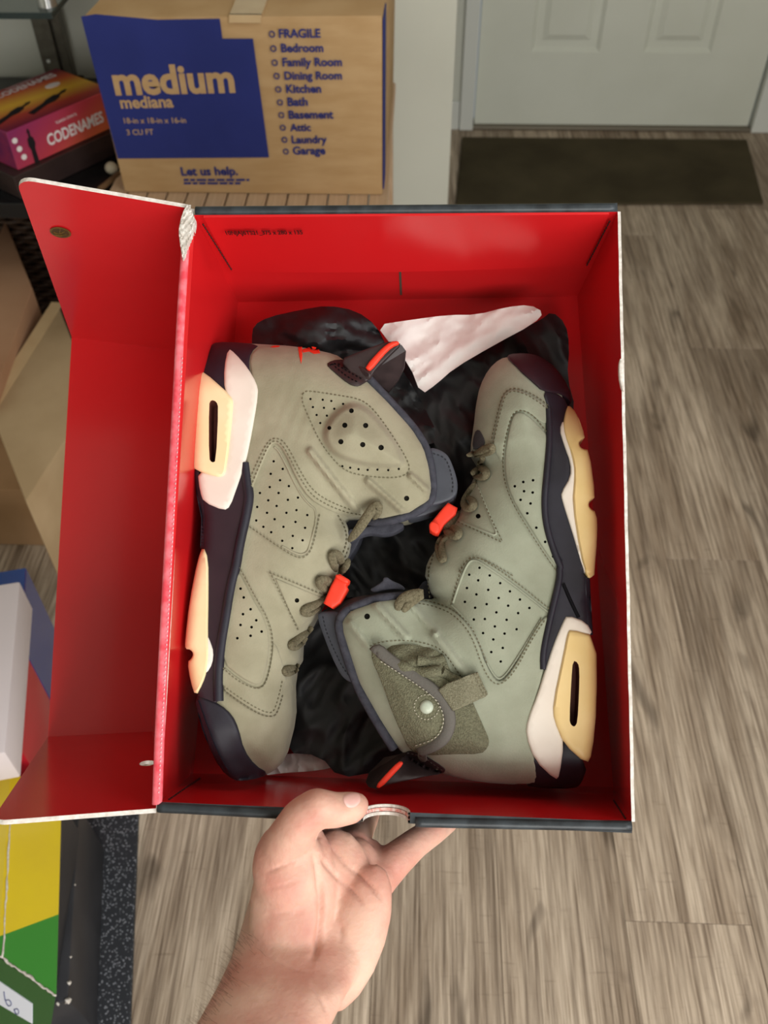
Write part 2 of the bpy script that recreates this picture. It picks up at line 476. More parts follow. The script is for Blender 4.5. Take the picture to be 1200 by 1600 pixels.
for (a, b, z0, z1) in pan:
    bm = bmesh.new(); loops = []
    for ins, dy in ((0, 0), (.012, .010), (.034, .010), (.052, .002)):
        loops.append([bm.verts.new(p) for p in ((a+ins, yd+dy, z0+ins), (b-ins, yd+dy, z0+ins), (b-ins, yd+dy, z1-ins), (a+ins, yd+dy, z1-ins))])
    for A, B in zip(loops[:-1], loops[1:]):
        for i in range(4): bm.faces.new((A[i], A[(i+1) % 4], B[(i+1) % 4], B[i]))
    bm.faces.new(loops[-1])
    bm_obj('door_panel', bm, M_door, e)
bm_obj('threshold', boxm((XD0-.03, YF-.012, 0), (XD1+.03, YF+.06, .012), .004), mat('sill_metal', rgb(120, 112, 98), .5, .5, .4), e)
xc = ony(717, 200, YF)[0]
for k, (a, b) in enumerate(((xc, XD0-.006), (XD1+.006, XD1+.085))):
    bm = bmesh.new(); addbox(bm, (a, YF-.018, 0), (b, YF, 2.1), .004); addbox(bm, (b-.02 if k == 0 else a, YF-.004, 0), (b if k == 0 else a+.02, YF+.03, 2.05), .002)
    struct('trim_%d' % (k+1), bm, M_trim)
struct('trim_3', boxm((xc, YF-.018, 2.06), (XD1+.085, YF, 2.14), .004), M_trim)
for n_, a, b in (('baseboard_far', XL, xc-.002), ('baseboard_right', XD1+.087, XR)):
    struct(n_, boxm((a, YF-.012, 0), (b, YF, .095), .003), M_trim)
# door mat
M_mat = mat('mat_fibre', rgb(88, 79, 60), .95, .1, col2=rgb(72, 64, 48), nscale=5, bump=.8, bscale=420, bdist=.003)
c = [onz(722, 214, .008), onz(1166, 216, .008), onz(1193, 316, .008), onz(712, 319, .008)]
y1 = min(c[0][1], YF-.03); quad = [(c[3][0], c[3][1]), (c[2][0], c[2][1]), (c[1][0], y1), (c[0][0], y1)]
bm = hexa([(a, b, .0005) for a, b in quad]+[(a, b, .009) for a, b in quad], .003)
mo = bm_obj('door_mat', bm, M_mat); centre(mo)
tag(mo, 'dark brown fibre mat lying in front of the white door', 'mat')

# ------------------------------------------------------------------ bench with slats and the moving box
YM = 1.5
A, B, Cc, D = ony(128, 24, YM), ony(589, 30, YM), ony(601, 304, YM), ony(201, 304, YM)
x0, x1 = -.526, -.062; zb0 = .567; zt = .861
e = empty('slatted_bench', (-.29, 1.66, 0))
tag(e, 'pale wooden slatted bench under the big printed cardboard box', 'bench')
M_slat = mat('slat_wood', rgb(206, 176, 146), .55, .4, col2=rgb(190, 158, 126), nscale=12, stretch=(8, .6, 2))
sm = None
k = 0; xs_ = x0-.03
while xs_ < x1+.0:
    if sm is None:
        o = bm_obj('slat', boxm((-.0165, -.36, -.018), (.0165, .36, 0), .002), M_slat); sm = o.data
    else:
        o = bpy.data.objects.new('slat', sm); COL.objects.link(o)
    o.parent = e; o.location = Vector((xs_+.0165, 1.64, zb0-.0005))-e.location
    xs_ += .0362
for yy in (1.36, 1.92):
    bm_obj('rail', boxm((x0-.03, yy-.02, zb0-.07), (x1+.004, yy+.02, zb0-.0185), .003), M_slat, e)
    for xx in (x0-.02, x1-.03):
        bm_obj('leg', boxm((xx, yy-.018, 0), (xx+.036, yy+.018, zb0-.0705), .003), M_slat, e)

e = empty('moving_box', (x0/2+x1/2, YM+.22, zb0)); MBX = e
tag(e, 'large printed cardboard moving box on the slatted bench', 'box')
y2 = YM+.43
cs = [(x0, YM, zb0), (x1, YM, zb0), (x1+.006, y2, zb0), (x0-.003, y2, zb0), (x0-.004, YM, zt-.004), (x1+.002, YM+.004, zt), (x1+.012, y2, zt-.006), (x0+.03, y2, zt)]
bm_obj('body', hexa(cs, .004), M_kraft, e, True, 40)
def yq(name, pts, m_, dy=.0012, parent=MBX, th=.0010):
    P = [ony(a, b, YM-dy) for a, b in pts]; P = [np.array((min(max(p[0], x0-.004), x1+.002), p[1], min(p[2], zt+.001))) for p in P]
    bm = bmesh.new(); f1 = [bm.verts.new(tuple(p)) for p in P]; f2 = [bm.verts.new((p[0], p[1]+th, p[2])) for p in P]
    bm.faces.new(f1); bm.faces.new(f2[::-1]); n_ = len(P)
    for i in range(n_): bm.faces.new((f1[i], f2[i], f2[(i+1) % n_], f1[(i+1) % n_]))
    bmesh.ops.recalc_face_normals(bm, faces=bm.faces[:])
    return bm_obj(name, bm, m_, parent)
zm = zpx(120, 0, 1200/520)
yq('blue_print', zm((10, 60), (62, 30), (290, 72), (515, 68), (525, 140), (635, 140), (693, 568), (148, 572), (48, 190)), M_blue)
def ytext(name, s, a, b, m_, h=None, bold=.0, dy=.0016):
    (ax, ay), (bx, by) = zm(a)[0], zm(b)[0]
    P, Q = ony(ax, ay, YM-dy), ony(bx, by, YM-dy); ex = nrm(Q-P)
    hh = None
    if h: hh = abs(ony(ax, ay-h/(1200/520), YM-dy)[2]-P[2])
    return lettering(name, s, P, ex, (0, 0, 1), np.linalg.norm(Q-P), m_, MBX, bold, 0, hh)
ytext('size_lettering', 'medium', (140, 340), (572, 330), M_kraft, None, .035)
ytext('translation_lettering', 'mediana', (160, 390), (350, 386), M_kraft, None, .03)
ytext('dimension_lettering', '18-in x 18-in x 16-in', (172, 445), (395, 443), M_kraft, None, .01)
ytext('volume_lettering', '3 CU FT', (182, 487), (278, 485), M_kraft, None, .01)
rooms = [('FRAGILE', 704, 124, 730, 880, 136), ('Bedroom', 709, 176, 738, 890, 188), ('Family Room', 714, 227, 743, 957, 239), ('Dining Room', 721, 275, 750, 957, 287),
         ('Kitchen', 727, 323, 756, 882, 335), ('Bath', 733, 370, 761, 834, 382), ('Basement', 738, 416, 765, 926, 428), ('Attic', 743, 461, 770, 845, 473),
         ('Laundry', 749, 505, 776, 903, 517), ('Garage', 754, 547, 780, 897, 557)]
for s, cx, cy, ax, bx, by in rooms:
    ytext('room_lettering', s, (ax, by), (bx, by-1), M_blue, None, .03, .0012)
    p = zm((cx, cy))[0]; c = ony(p[0], p[1], YM-.0012)
    bm = bmesh.new(); n_ = 20; L = []
    for rr, yy in ((.0050, 0), (.0033, 0), (.0033, .001), (.005, .001)):
        L.append([bm.verts.new((c[0]+rr*math.cos(2*math.pi*i/n_), c[1]+yy, c[2]+rr*math.sin(2*math.pi*i/n_))) for i in range(n_)])
    for q in range(4):
        for i in range(n_): bm.faces.new((L[q][i], L[q][(i+1) % n_], L[(q+1) % 4][(i+1) % n_], L[(q+1) % 4][i]))
    bmesh.ops.recalc_face_normals(bm, faces=bm.faces[:])
    bm_obj('tick_circle', bm, M_blue, MBX)
ytext('slogan_lettering', 'Let us help.', (378, 633), (582, 631), M_blue, None, .03, .0012)
for yy, xx in ((650, 622), (662, 590)):                       # two lines of print too small to read
    a = 386
    while a < xx:
        b = min(xx, a+RNG.integers(14, 40)); yq('fine_print', zm((a, yy-4), (b, yy-4), (b, yy+3), (a, yy+3)), M_blue); a = b+6
# blue band round the right side, tape over the top seam
bm = hexa([(x1+.0006, YM+.001, zb0+.012), (x1+.0026, YM+.001, zb0+.012), (x1+.0030, YM+.060, zb0+.012), (x1+.001, YM+.060, zb0+.012),
           (x1+.0026, YM+.005, zt-.004), (x1+.0046, YM+.005, zt-.004), (x1+.0056, YM+.075, zt-.005), (x1+.003, YM+.075, zt-.005)])
bm_obj('blue_side_print', bm, M_blue, e)
xm = ony(380, 20, YM)[0]
bm_obj('tape', hexa([(xm-.024, YM-.0016, zt-.010), (xm+.026, YM-.0016, zt-.010), (xm+.026, YM+.001, zt-.010), (xm-.024, YM+.001, zt-.010),
                     (xm-.022, YM-.001, zt+.0012), (xm+.028, YM-.001, zt+.0012), (xm+.028, YM+.004, zt+.0012), (xm-.022, YM+.004, zt+.0012)]), M_tape, e)
bm_obj('tape', boxm((xm-.022, YM+.0005, zt-.002), (xm+.028, y2, zt+.0012)), M_tape, e)
bm_obj('top_flap_seam', boxm((x0+.012, YM+.19, zt-.002), (x1+.006, YM+.192, zt+.0006)), M_gap, e)

# ------------------------------------------------------------------ the red shoe box with its flip lid
def bil(q, s, t):
    q = [np.array(p) for p in q]; s = np.asarray(s)[:, None]; t = np.asarray(t)[:, None]
    return q[0]*(1-s)*(1-t)+q[1]*s*(1-t)+q[2]*s*t+q[3]*(1-s)*t
def plate(name, quad, poly, back, th, mats, parent, holes=(), grid=.1, flex=None):
    """card panel: polygon in the unit square of a quad, given thickness towards back; mats = face, back, edge"""
    poly = np.asarray(poly, float); back = nrm(back)
    pts = [resample(poly, grid, True)]; n = len(pts[0]); P0 = pts[0]
    E_ = [(i, (i+1) % n) for i in range(n)]
    g = np.stack(np.meshgrid(np.arange(grid/2, 1, grid), np.arange(grid/2, 1, grid)), -1).reshape(-1, 2)
    g = g[inside(g, P0) & (dist(g, P0, True) > grid*.3)]
    for h in holes: g = g[~inside(g, h) & (dist(g, h, True) > grid*.2)]
    allp = np.vstack([P0, g])
    for h in holes:
        s = len(allp); allp = np.vstack([allp, h]); E_ += [(s+i, s+(i+1) % len(h)) for i in range(len(h))]
    r = delaunay_2d_cdt([Vector(p) for p in allp], E_, [], 0, 1e-6)
    V = np.array([tuple(v) for v in r[0]]); T = np.array(r[2]); c = V[T].mean(1); ok = inside(c, P0)
    for h in holes: ok &= ~inside(c, np.asarray(h))
    T = T[ok]; W = bil(quad, V[:, 0], V[:, 1])
    if flex is not None: W = W+flex(V)
    nn = np.cross(W[T[0][1]]-W[T[0][0]], W[T[0][2]]-W[T[0][0]])
    if nn@back > 0: T = T[:, ::-1]
    N_ = len(V); verts = list(W)+list(W+back*th); faces = [tuple(t) for t in T]; mi = [0]*len(T)
    faces += [(t[2]+N_, t[1]+N_, t[0]+N_) for t in T]; mi += [1]*len(T)
    seen = {}
    for t in T:
        for i in range(3): seen.setdefault(frozenset((t[i], t[(i+1) % 3])), []).append((t[i], t[(i+1) % 3]))
    for e_ in seen.values():
        if len(e_) == 1:
            i, j = e_[0]; faces.append((j, i, i+N_, j+N_)); mi.append(2)
    return mk(name, verts, faces, mats, parent, mi, True, 35)
SQ = [(0, 0), (1, 0), (1, 1), (0, 1)]
RIMI = [PB(305, 336, 0), PB(965, 331, 0), PB(987, 1284, 0), PB(249, 1253, 0)]          # inner rim TL TR BR BL
FLOR = [PB(372, 472, -DB), PB(902, 463, -DB), PB(958, 1230, -DB), PB(302, 1208, -DB)]
BOX = empty('shoe_box', tuple(np.mean(FLOR, 0)-BN*.01))
tag(BOX, 'red lined shoe box with flip lid hanging open, held in the hand', 'shoe box')
MB3 = [M_red, M_blackcard, M_blackcard]
MBW = [M_red, M_blackcard, M_whitepaper]
up_, rt_ = -BY, BX
plate('base_panel', FLOR, SQ, -BN, .004, MB3, BOX)
bow = lambda V: np.outer(.004*np.sin(np.pi*V[:, 0])*(1-V[:, 1]), -up_)
plate('end_panel', [RIMI[0], RIMI[1], FLOR[1], FLOR[0]], SQ, up_, .0062, MB3, BOX)
# fold-over flap on the inside of the far end panel, with its slit
q = [RIMI[0], RIMI[1], FLOR[1], FLOR[0]]
qq = [bil(q, [s], [t])[0]-up_*.0018 for s, t in ((.02, .0), (.98, .0), (.975, .55), (.03, .58))]
plate('inner_flap', qq, SQ, up_, .0016, [M_red, M_red, M_red], BOX, flex=lambda V: np.outer(.0025*np.sin(np.pi*V[:, 0])*V[:, 1]**3, -up_))
a = bil(q, [.483, .489, .489, .483], [.56, .56, .93, .93])
bm_obj('slit', slab([p-up_*.0006 for p in a], -up_, .0007), M_gap, BOX)
arc = [(.565-.0525*math.cos(t), .30*math.sin(t)) for t in np.linspace(0, math.pi, 14)]
# near end panel: the thumb notch
qb = [RIMI[3], RIMI[2], FLOR[2], FLOR[3]]
s0 = (608-249)/(987-249)
arc = [(s0-.052*math.cos(t), .20*math.sin(t)) for t in np.linspace(0, math.pi, 16)]
plate('end_panel', qb, [(0, 0)]+arc+[(1, 0), (1, 1), (0, 1)], -up_, .0062, MB3, BOX)
P_, N_ = [], len(arc)
av = bil(qb, [p[0] for p in arc], [p[1] for p in arc])
V, Fc = [], []
lay = [(-.0004, M_red), (.0018, M_whitepaper), (.0024, M_red), (.0034, M_whitepaper), (.0040, M_red), (.0064, M_whitepaper)]
for k in range(3):
    t0, t1 = (.0000, .0016) if k == 0 else ((.0020, .0040) if k == 1 else (.0044, .0063))
    V, Fc = [], []
    cen = bil(qb, [s0], [0.])[0]
    for p in av:
        inn = nrm(cen-p); V += [p-up_*t0, p-up_*t1, p-up_*t1+inn*.0012, p-up_*t0+inn*.0012]
    for i in range(N_-1):
        for j in range(4): Fc.append((4*i+j, 4*i+(j+1) % 4, 4*i+4+(j+1) % 4, 4*i+4+j))
    mk('notch_ply', V, Fc, M_whitepaper if k != 1 else mat('pink_ply', rgb(205, 120, 108), .8, .2, col2=rgb(226, 205, 196), nscale=400), BOX, None, False)
# long side panels
plate('side_panel', [RIMI[0], RIMI[3], FLOR[3], FLOR[0]], SQ, -rt_, .003, [M_red, M_red, M_red], BOX)
wob = lambda V: np.outer((np.sin(V[:, 0]*31)*.5+np.sin(V[:, 0]*77+1)*.5)*.0007*(1-V[:, 1])**6, BN)
plate('side_panel', [RIMI[1], RIMI[2], FLOR[2], FLOR[1]], SQ, rt_, .0019, MBW, BOX, grid=.02, flex=wob)
# a torn ragged bit of edge on the right-hand panel
q_ = np.array([(968, 560), (973, 562), (974, 585), (977, 612), (972, 610), (967, 585)])
cap('torn_edge', q_, lambda p: np.full(len(p), .0012), [M_whitepaper], BOX, .0006, .003, g=4, r=2, smooth_poly=1)
# rounded black edge on both ends
for a, b in (((306, 330), (967, 325)), ((247, 1261), (566, 1278)), ((649, 1284), (989, 1291))):
    A_, B_ = PB(*a, -.001), PB(*b, -.001)
    V, Fc = tube(even(np.array([A_, B_]), .004), .0031, 12, .9); mk('rolled_edge', V, Fc, M_blackcard, BOX)
# pink fold along the hinge
pth = [PB(a, b, -.001) for a, b in ((290, 392), (284, 480), (276, 640), (266, 820), (256, 1010), (249, 1160), (245.5, 1257))]
tubeobj('hinge_fold', pth, .0031, M_pink, BOX, 12, .8, sm=2)
sc_l = [np.array([(285, 560), (262, 980), (248, 1240)])]
stitches('scuffed_edge', sc_l, lambda p: np.full(len(p), .0016), mat('scuff', rgb(240, 190, 196), .7), BOX, pitch=7, ln=4, wd=2.0, h=.0003)
# torn white corner at the hinge
tc_ = np.array([(293, 319), (297, 322), (301, 334), (304, 341), (303, 353), (299, 368), (292, 388), (286, 409), (284, 398), (280, 372), (279, 358), (283, 340), (287, 328)], float)
cap('torn_corner', tc_, lambda p: .0028+.0010*np.sin(p[:, 0]*1.3)*np.sin(p[:, 1]*.61), [M_whitepaper], BOX, .0012, .006, g=3.2, r=2, smooth_poly=1)
# perforated mitre lines in the corners
M_perf = mat('perforation', rgb(60, 8, 8), .8)
mit = [(q, .06, .02, .02, .62), (q, .94, 0, 0, 0)]
def dashline(quad, a, b, off, parent, n=16):
    for k in range(n):
        s, t = np.array(a)+(np.array(b)-np.array(a))*(k+.2)/n, np.array(a)+(np.array(b)-np.array(a))*(k+.75)/n
        A_, B_ = bil(quad, [s[0]], [s[1]])[0]+off, bil(quad, [t[0]], [t[1]])[0]+off
        yield A_, B_
V, Fc = [], []
for quad, a, b, off in ((q, (.012, .05), (.03, .55), -up_*.0024), (q, (.988, .05), (.982, .55), -up_*.0024), (qb, (.015, .05), (.03, .8), up_*.0003), (qb, (.99, .05), (.985, .55), up_*.0003)):
    for A_, B_ in dashline(quad, a, b, off, BOX):
        v, f = tube([A_, B_], .0006, 5); b0 = len(V); V += list(v); Fc += [tuple(i+b0 for i in ff) for ff in f]
o = mk('perforation_line', V, Fc, M_perf, BOX); o['kind'] = 'stuff'
# size print on the inside
A_, B_ = bil(q, [.062, .252], [.135, .135])-up_*.0044
lettering('size_print', '10NJAJ6TS21_375 x 280 x 135', A_, nrm(B_-A_), BN, np.linalg.norm(B_-A_), mat('print_black', rgb(50, 10, 10), .6), BOX, .03, 0, .0058)
# the lid
hT, hB = PB(298, 326, -.001), PB(244, 1263, -.001)
wT, wB = PZ(24, 279, .565), PZ(-14, 1283, .500)
fT, fB = PZ(112, 527, .855), PZ(75, 1151, .790)
tT, tB = hT+(fT-wT), hB+(fB-wB)
lid = [M_red, M_blackcard, M_whitepaper]
outT = nrm(np.cross(wT-hT, tT-hT)); outT = outT if outT@up_ > 0 else -outT
outB = nrm(np.cross(wB-hB, tB-hB)); outB = outB if outB@up_ < 0 else -outB
rc = [(0, 0), (.90, 0)]+[(.90+.1*math.sin(t), .045*(1-math.cos(t))) for t in np.linspace(.3, math.pi/2, 5)]+[(1, 1), (0, 1)]
plate('lid_end_panel', [hT, wT, fT, tT], rc, outT, .0026, lid, BOX)
# hole in the lower lid panel
qB = [hB, wB, fB, tB]
gs = np.stack(np.meshgrid(np.linspace(0, 1, 201), np.linspace(0, 1, 201)), -1).reshape(-1, 2)
Wp = (bil(qB, gs[:, 0], gs[:, 1])-CP)@CW; pp = np.stack([600+F*Wp[:, 0]/Wp[:, 2], 800+F*Wp[:, 1]/Wp[:, 2]], 1)
def inv(px, py): return gs[np.argmin(((pp-(px, py))**2).sum(1))]
hc = inv(230, 1192.5); ha = inv(217.5, 1194)
hh = circ(hc, np.linalg.norm(ha-hc), 14, .55, math.atan2(*(ha-hc)[::-1]))
plate('lid_end_panel', qB, rc, outB, .0026, lid, BOX, [hh], grid=.07)
outF = nrm(np.cross(fB-fT, tT-fT)); outF = outF if outF@ray(200, 800) > 0 else -outF
plate('lid_front_panel', [tT, fT, fB, tB], SQ, outF, .0026, lid, BOX)
outP = nrm(np.cross(hB-hT, tT-hT)); outP = outP if outP@rt_ > 0 else -outP
plate('lid_top_panel', [hT, hB, tB, tT], SQ, outP, .0026, lid, BOX)
# gold sticker on the lid flap
M_gold = mat('gold_sticker', rgb(128, 98, 44), .35, .5, .35, col2=rgb(104, 78, 34), nscale=300)
lp = lambda px, py: None
nT = -outT
def onpl(px, py, o_, n_):
    d = ray(px, py); return CP+d*(((o_-CP)@n_)/(d@n_))
V = [onpl(*p, hT+nT*.0008, nT) for p in circ((94.5, 363.5), 17, 24, .47, .2)]
c_ = np.mean(V, 0); n_ = len(V)
V2 = V+[c_+(v-c_)*.82+nT*.0001 for v in V]+[c_+(v-c_)*.82+nT*.0003 for v in V]
Fc = [(i, (i+1) % n_, n_+(i+1) % n_, n_+i) for i in range(n_)]+[(n_+i, n_+(i+1) % n_, 2*n_+(i+1) % n_, 2*n_+i) for i in range(n_)]+[tuple(range(2*n_, 3*n_))]
mk('oval_sticker', V2, Fc, [M_gold, mat('sticker_dark', rgb(70, 52, 24), .5)], BOX, [0]*(2*n_)+[1], False)
for pts in (((84, 363), (92, 366), (101, 362)), ((86, 367), (95, 369), (104, 366)), ((94, 358), (93, 364), (97, 368))):
    tubeobj('sticker_mark', [onpl(*p, hT+nT*.0012, nT) for p in pts], .0004, M_gold, BOX, 5)

# ------------------------------------------------------------------ the two sneakers
M_suede = mat('suede_olive', rgb(156, 150, 127), .92, .15, col2=rgb(140, 134, 111), nscale=38, bump=.35, bscale=900, bdist=.0006, sheen=.15)
M_suede2 = mat('suede_sage', rgb(154, 157, 138), .92, .15, col2=rgb(140, 143, 124), nscale=38, bump=.35, bscale=900, bdist=.0006, sheen=.15)
M_hole = mat('perforation_dark', rgb(28, 26, 22), .9, .1)
M_thread = mat('olive_thread', rgb(112, 106, 84), .8, .2)
M_navy = mat('midsole_black', rgb(32, 30, 38), .5, .4, col2=rgb(38, 36, 46), nscale=60, bump=.15, bscale=700, bdist=.0004)
M_plum = mat('midsole_face', rgb(40, 26, 34), .5, .4, col2=rgb(46, 30, 38), nscale=60)
M_cream = mat('aged_rubber', rgb(238, 214, 164), .42, .4, col2=rgb(242, 222, 178), nscale=25)
M_cream2 = mat('aged_rubber_yellow', rgb(222, 192, 128), .42, .4, col2=rgb(230, 202, 144), nscale=25)
M_slot = mat('slot_brown', rgb(92, 48, 40), .5, .3)
M_white = mat('midsole_white', rgb(228, 220, 208), .6, .3, col2=rgb(222, 211, 198), nscale=30)
M_charcoal = mat('collar_fabric', rgb(58, 58, 66), .85, .2, bump=.5, bscale=1200, bdist=.0006, col2=rgb(70, 70, 78), nscale=220)
M_tongue = mat('tongue_rubber', rgb(66, 68, 76), .5, .4, col2=rgb(74, 76, 84), nscale=60)
M_lace = mat('lace_cotton', rgb(122, 114, 92), .9, .1, bump=.9, bscale=1500, bdist=.0010, col2=rgb(98, 91, 72), nscale=700)
M_infra = mat('infrared_rubber', rgb(240, 62, 40), .5, .4)
M_tab = mat('pull_tab_leather', rgb(44, 34, 34), .45, .4, col2=rgb(56, 44, 44), nscale=90)
M_lining = mat('lining', rgb(20, 19, 22), .9, .1)
M_canvas = mat('canvas_olive', rgb(116, 114, 92), .9, .15, bump=1., bscale=1100, bdist=.0012, col2=rgb(98, 96, 77), nscale=620)
M_binding = mat('pocket_binding', rgb(96, 92, 86), .8, .2, bump=.5, bscale=900, bdist=.0006)
M_snap = mat('snap_button', rgb(176, 184, 166), .35, .5)

zA, zB = zpx(280, 500, 1200/460), zpx(280, 850, 1200/460)
zC, zD = zpx(640, 520, 1200/360), zpx(480, 860, 2.5)
cat_ = lambda *a: np.vstack(a)
def rnd(d, R, base):
    return base+(1-base)*np.sqrt(np.clip(1-(1-np.clip(d/R, 0, 1))**2, 0, 1))
def seg(p, a, b): return dist(p, np.array([a, b]))

# ---- left-hand sneaker: lies on its side, heel at the far end
UL1 = cat_(zB((345, 945), (385, 925), (410, 900), (430, 860), (455, 760), (465, 690), (462, 580), (472, 505), (492, 480), (497, 400), (540, 330), (580, 250), (640, 150), (690, 30)),
           zA((698, 900), (690, 850), (672, 808), (740, 808)))
UL2 = zA((740, 808), (830, 815), (940, 790), (1020, 740), (1032, 690), (1022, 600), (1000, 520), (950, 440), (850, 330), (770, 250), (660, 150))
UL3 = zA((660, 150), (600, 130), (470, 106), (330, 98), (190, 88), (130, 95), (88, 140))
SLL = cat_(zA((88, 140), (70, 200), (55, 400), (52, 580), (75, 720), (95, 800), (90, 920)), zB((75, 60), (40, 230), (22, 400), (45, 560), (62, 640), (120, 820), (170, 920), (220, 960), (345, 945)))
LM = -.084
bumpL = zA((600, 420), (640, 370), (700, 335), (760, 350), (830, 420), (890, 500), (922, 580), (905, 602), (800, 602), (700, 582), (620, 548), (583, 480))
bumpL = chaikin(bumpL, 2)
ribsL = [(zA((535, 535), (735, 790)), .0040, 5.5), (zA((770, 655), (905, 775)), .0040, 5), (zA((945, 635), (1008, 692)), .0036, 5)]
ovL = zA((288, 720), (300, 680), (340, 580), (372, 508), (395, 500), (425, 530), (480, 655), (530, 728), (600, 770), (672, 800), (742, 808))
def thick(y, t): return np.interp(y, *t)
def zL(p, relief=True):
    T = thick(p[:, 1], ((540, 700, 860, 1040, 1140, 1220), (.036, .040, .043, .049, .048, .043)))
    T = T*(1-.24*sstep((p[:, 0]-430)/280)*sstep((900-p[:, 1])/150))
    z = LM+T*rnd(dist(p, UL1), 118, .04)*rnd(dist(p, UL2), 60, .62)*rnd(dist(p, UL3), 62, .12)*rnd(dist(p, SLL), 15, .84)
    if not relief: return z
    db = dist(p, bumpL, True)*np.where(inside(p, bumpL), 1, -1)
    z = z+.0065*sstep((db+3)/11)+.0075*sstep(db/48)
    for a, h, wd in ribsL:
        z = z+h*sstep(1.4-dist(p, a)/wd)
    # soft creases at the ankle
    z = z+.00018*np.sin(p[:, 0]*.31+p[:, 1]*.12)*np.exp(-((p[:, 0]-470)**2+(p[:, 1]-650)**2)/2600)
    return z
def addz(f, d): return lambda p: f(p)+d
def lining(name, coll, zmid, zf, parent, M=M_lining, depth=.03):
    pts = even(coll, 8); c = pts.mean(0); top = PBv(pts, zf(pts)-.0025); bot = PBv(pts, zf(pts)-.0025)-np.outer(2*(zf(pts)-.0025-zmid), BN)
    t = np.gradient(pts, axis=0); t /= np.linalg.norm(t, axis=1)[:, None]; n = np.stack([-t[:, 1], t[:, 0]], 1)
    if ((c-pts)*n).sum() < 0: n = -n
    inn = np.outer(n[:, 0], BX)+np.outer(n[:, 1], BY)
    a, b = top+inn*depth-BN*.010, bot+inn*depth+BN*.010
    V = list(top)+list(a)+list(b)+list(bot); k = len(pts); Fc = []
    for r in range(3):
        for i in range(k-1): Fc.append((r*k+i, r*k+i+1, (r+1)*k+i+1, (r+1)*k+i))
    return mk(name, V, Fc, M, parent)
def shoe_body(name, poly, zf, zmid, mats, parent, coll, holes):
    o = cap(name, poly, zf, mats, parent, 0, g=6.5, r=1, rings=[1.2, 3, 6, 11], mirror=zmid, holes=holes, hdepth=.003, smooth_poly=1)
    return o
def holeset(*pts, r=2.0): return [circ(p, r, 8) for p in pts]

SL = empty('sneaker', tuple(PB(470, 880, -DB+.006)))
tag(SL, 'olive suede high-top sneaker with toe towards the hand, moulded ankle pad showing', 'shoe', 'pair of sneakers in the red shoe box')
underL = cat_(zA((150, 130), (170, 300), (200, 500), (220, 700), (190, 900)), zB((150, 150), (130, 350), (120, 550), (150, 700), (220, 800), (290, 925)))
heelpt = zA((660, 150), (600, 130), (470, 106), (330, 98), (190, 92))
polyL = cat_(UL1, UL2[1:], heelpt[1:], underL)
bigh = [circ(p, rr, 10) for p, rr in zip(zA((612, 440), (675, 429), (760, 430), (702, 370), (659, 496), (748, 508), (823, 520)), (3.2, 4.2, 4.2, 3.8, 4.2, 4.2, 4.4))]
smh = holeset(*zA((535, 322), (585, 325), (620, 330), (668, 342), (545, 355), (590, 358), (632, 362), (560, 387), (602, 390), (575, 420),
                  (665, 596), (697, 602), (731, 608), (768, 611), (808, 610), (852, 612), (895, 607)), r=1.9)
eye = [circ(zA((927, 727))[0], 4.2, 10)]
fh = holeset(*zB((250, 182), (263, 218), (291, 266), (260, 286), (314, 311), (250, 330), (295, 339), (336, 357), (291, 374), (237, 384)), r=2.2)
qh = holeset(*zA((385, 576), (422, 607), (373, 627), (411, 653), (369, 681), (329, 705), (405, 705), (447, 677), (484, 724), (363, 735), (443, 733), (318, 762), (397, 758), (478, 775), (522, 795),
                 (358, 786), (437, 786), (314, 817), (389, 812), (474, 823), (513, 847), (343, 843), (425, 843), (375, 865), (463, 880), (503, 898), (420, 900), (461, 930)), r=2.0)
throat = zB((480, 230))
shoe_body('upper', polyL, lambda p: zL(p, False), LM, [M_suede, M_hole], SL, UL2, fh+qh+[circ(throat[0], 3.6, 10)])
# ankle overlay: heel and ankle leather lying over the perforated quarter
ovpoly = cat_(ovL, UL2[1:]+(-1.5, 0), zA((600, 130), (470, 108), (330, 104), (285, 150), (300, 240), (318, 300), (296, 440), (270, 580), (280, 660)))
cap('ankle_overlay', ovpoly, zL, [M_suede, M_hole], SL, .0018, .002, holes=bigh+smh+eye, hdepth=.0013, g=3.4, r=2.5, smooth_poly=1)
zLo = addz(zL, .0018)
# quarter panel
qp = zA((388, 518), (412, 540), (482, 690), (520, 745), (566, 780), (532, 930), (512, 955), (482, 957), (420, 922), (290, 832), (300, 690), (340, 595))
# forefoot side panel and toe cap
fp = zB((238, 105), (262, 150), (300, 225), (345, 300), (368, 380), (362, 470), (342, 560), (322, 574), (290, 565), (240, 535), (178, 482), (185, 380), (205, 280), (220, 190))
cap('side_panel', fp, zL, [M_suede, M_hole], SL, .0014, .002, holes=fh, g=6, r=2.5, smooth_poly=1)
tp = zB((168, 600), (250, 655), (330, 700), (380, 712), (402, 700), (428, 610), (445, 570), (462, 600), (462, 690), (452, 760), (428, 858), (405, 900), (360, 925), (310, 900), (262, 840), (235, 750), (210, 700))
vam = zB((172, 492), (240, 548), (290, 578), (325, 588), (352, 568), (378, 470), (385, 380), (440, 540), (428, 575), (420, 620), (398, 690), (378, 703), (330, 692), (250, 645), (168, 585))
cap('vamp_overlay', vam, zL, [M_suede], SL, .0012, .002, g=6, r=2.5, smooth_poly=1)
tri = zB((392, 140), (470, 172), (588, 222), (560, 250), (530, 300), (492, 350), (455, 285))
cap('lace_gusset', tri, zL, [M_suede, M_hole], SL, .0010, .002, holes=[circ(throat[0], 3.6, 10)], g=6, r=2.5, smooth_poly=0)
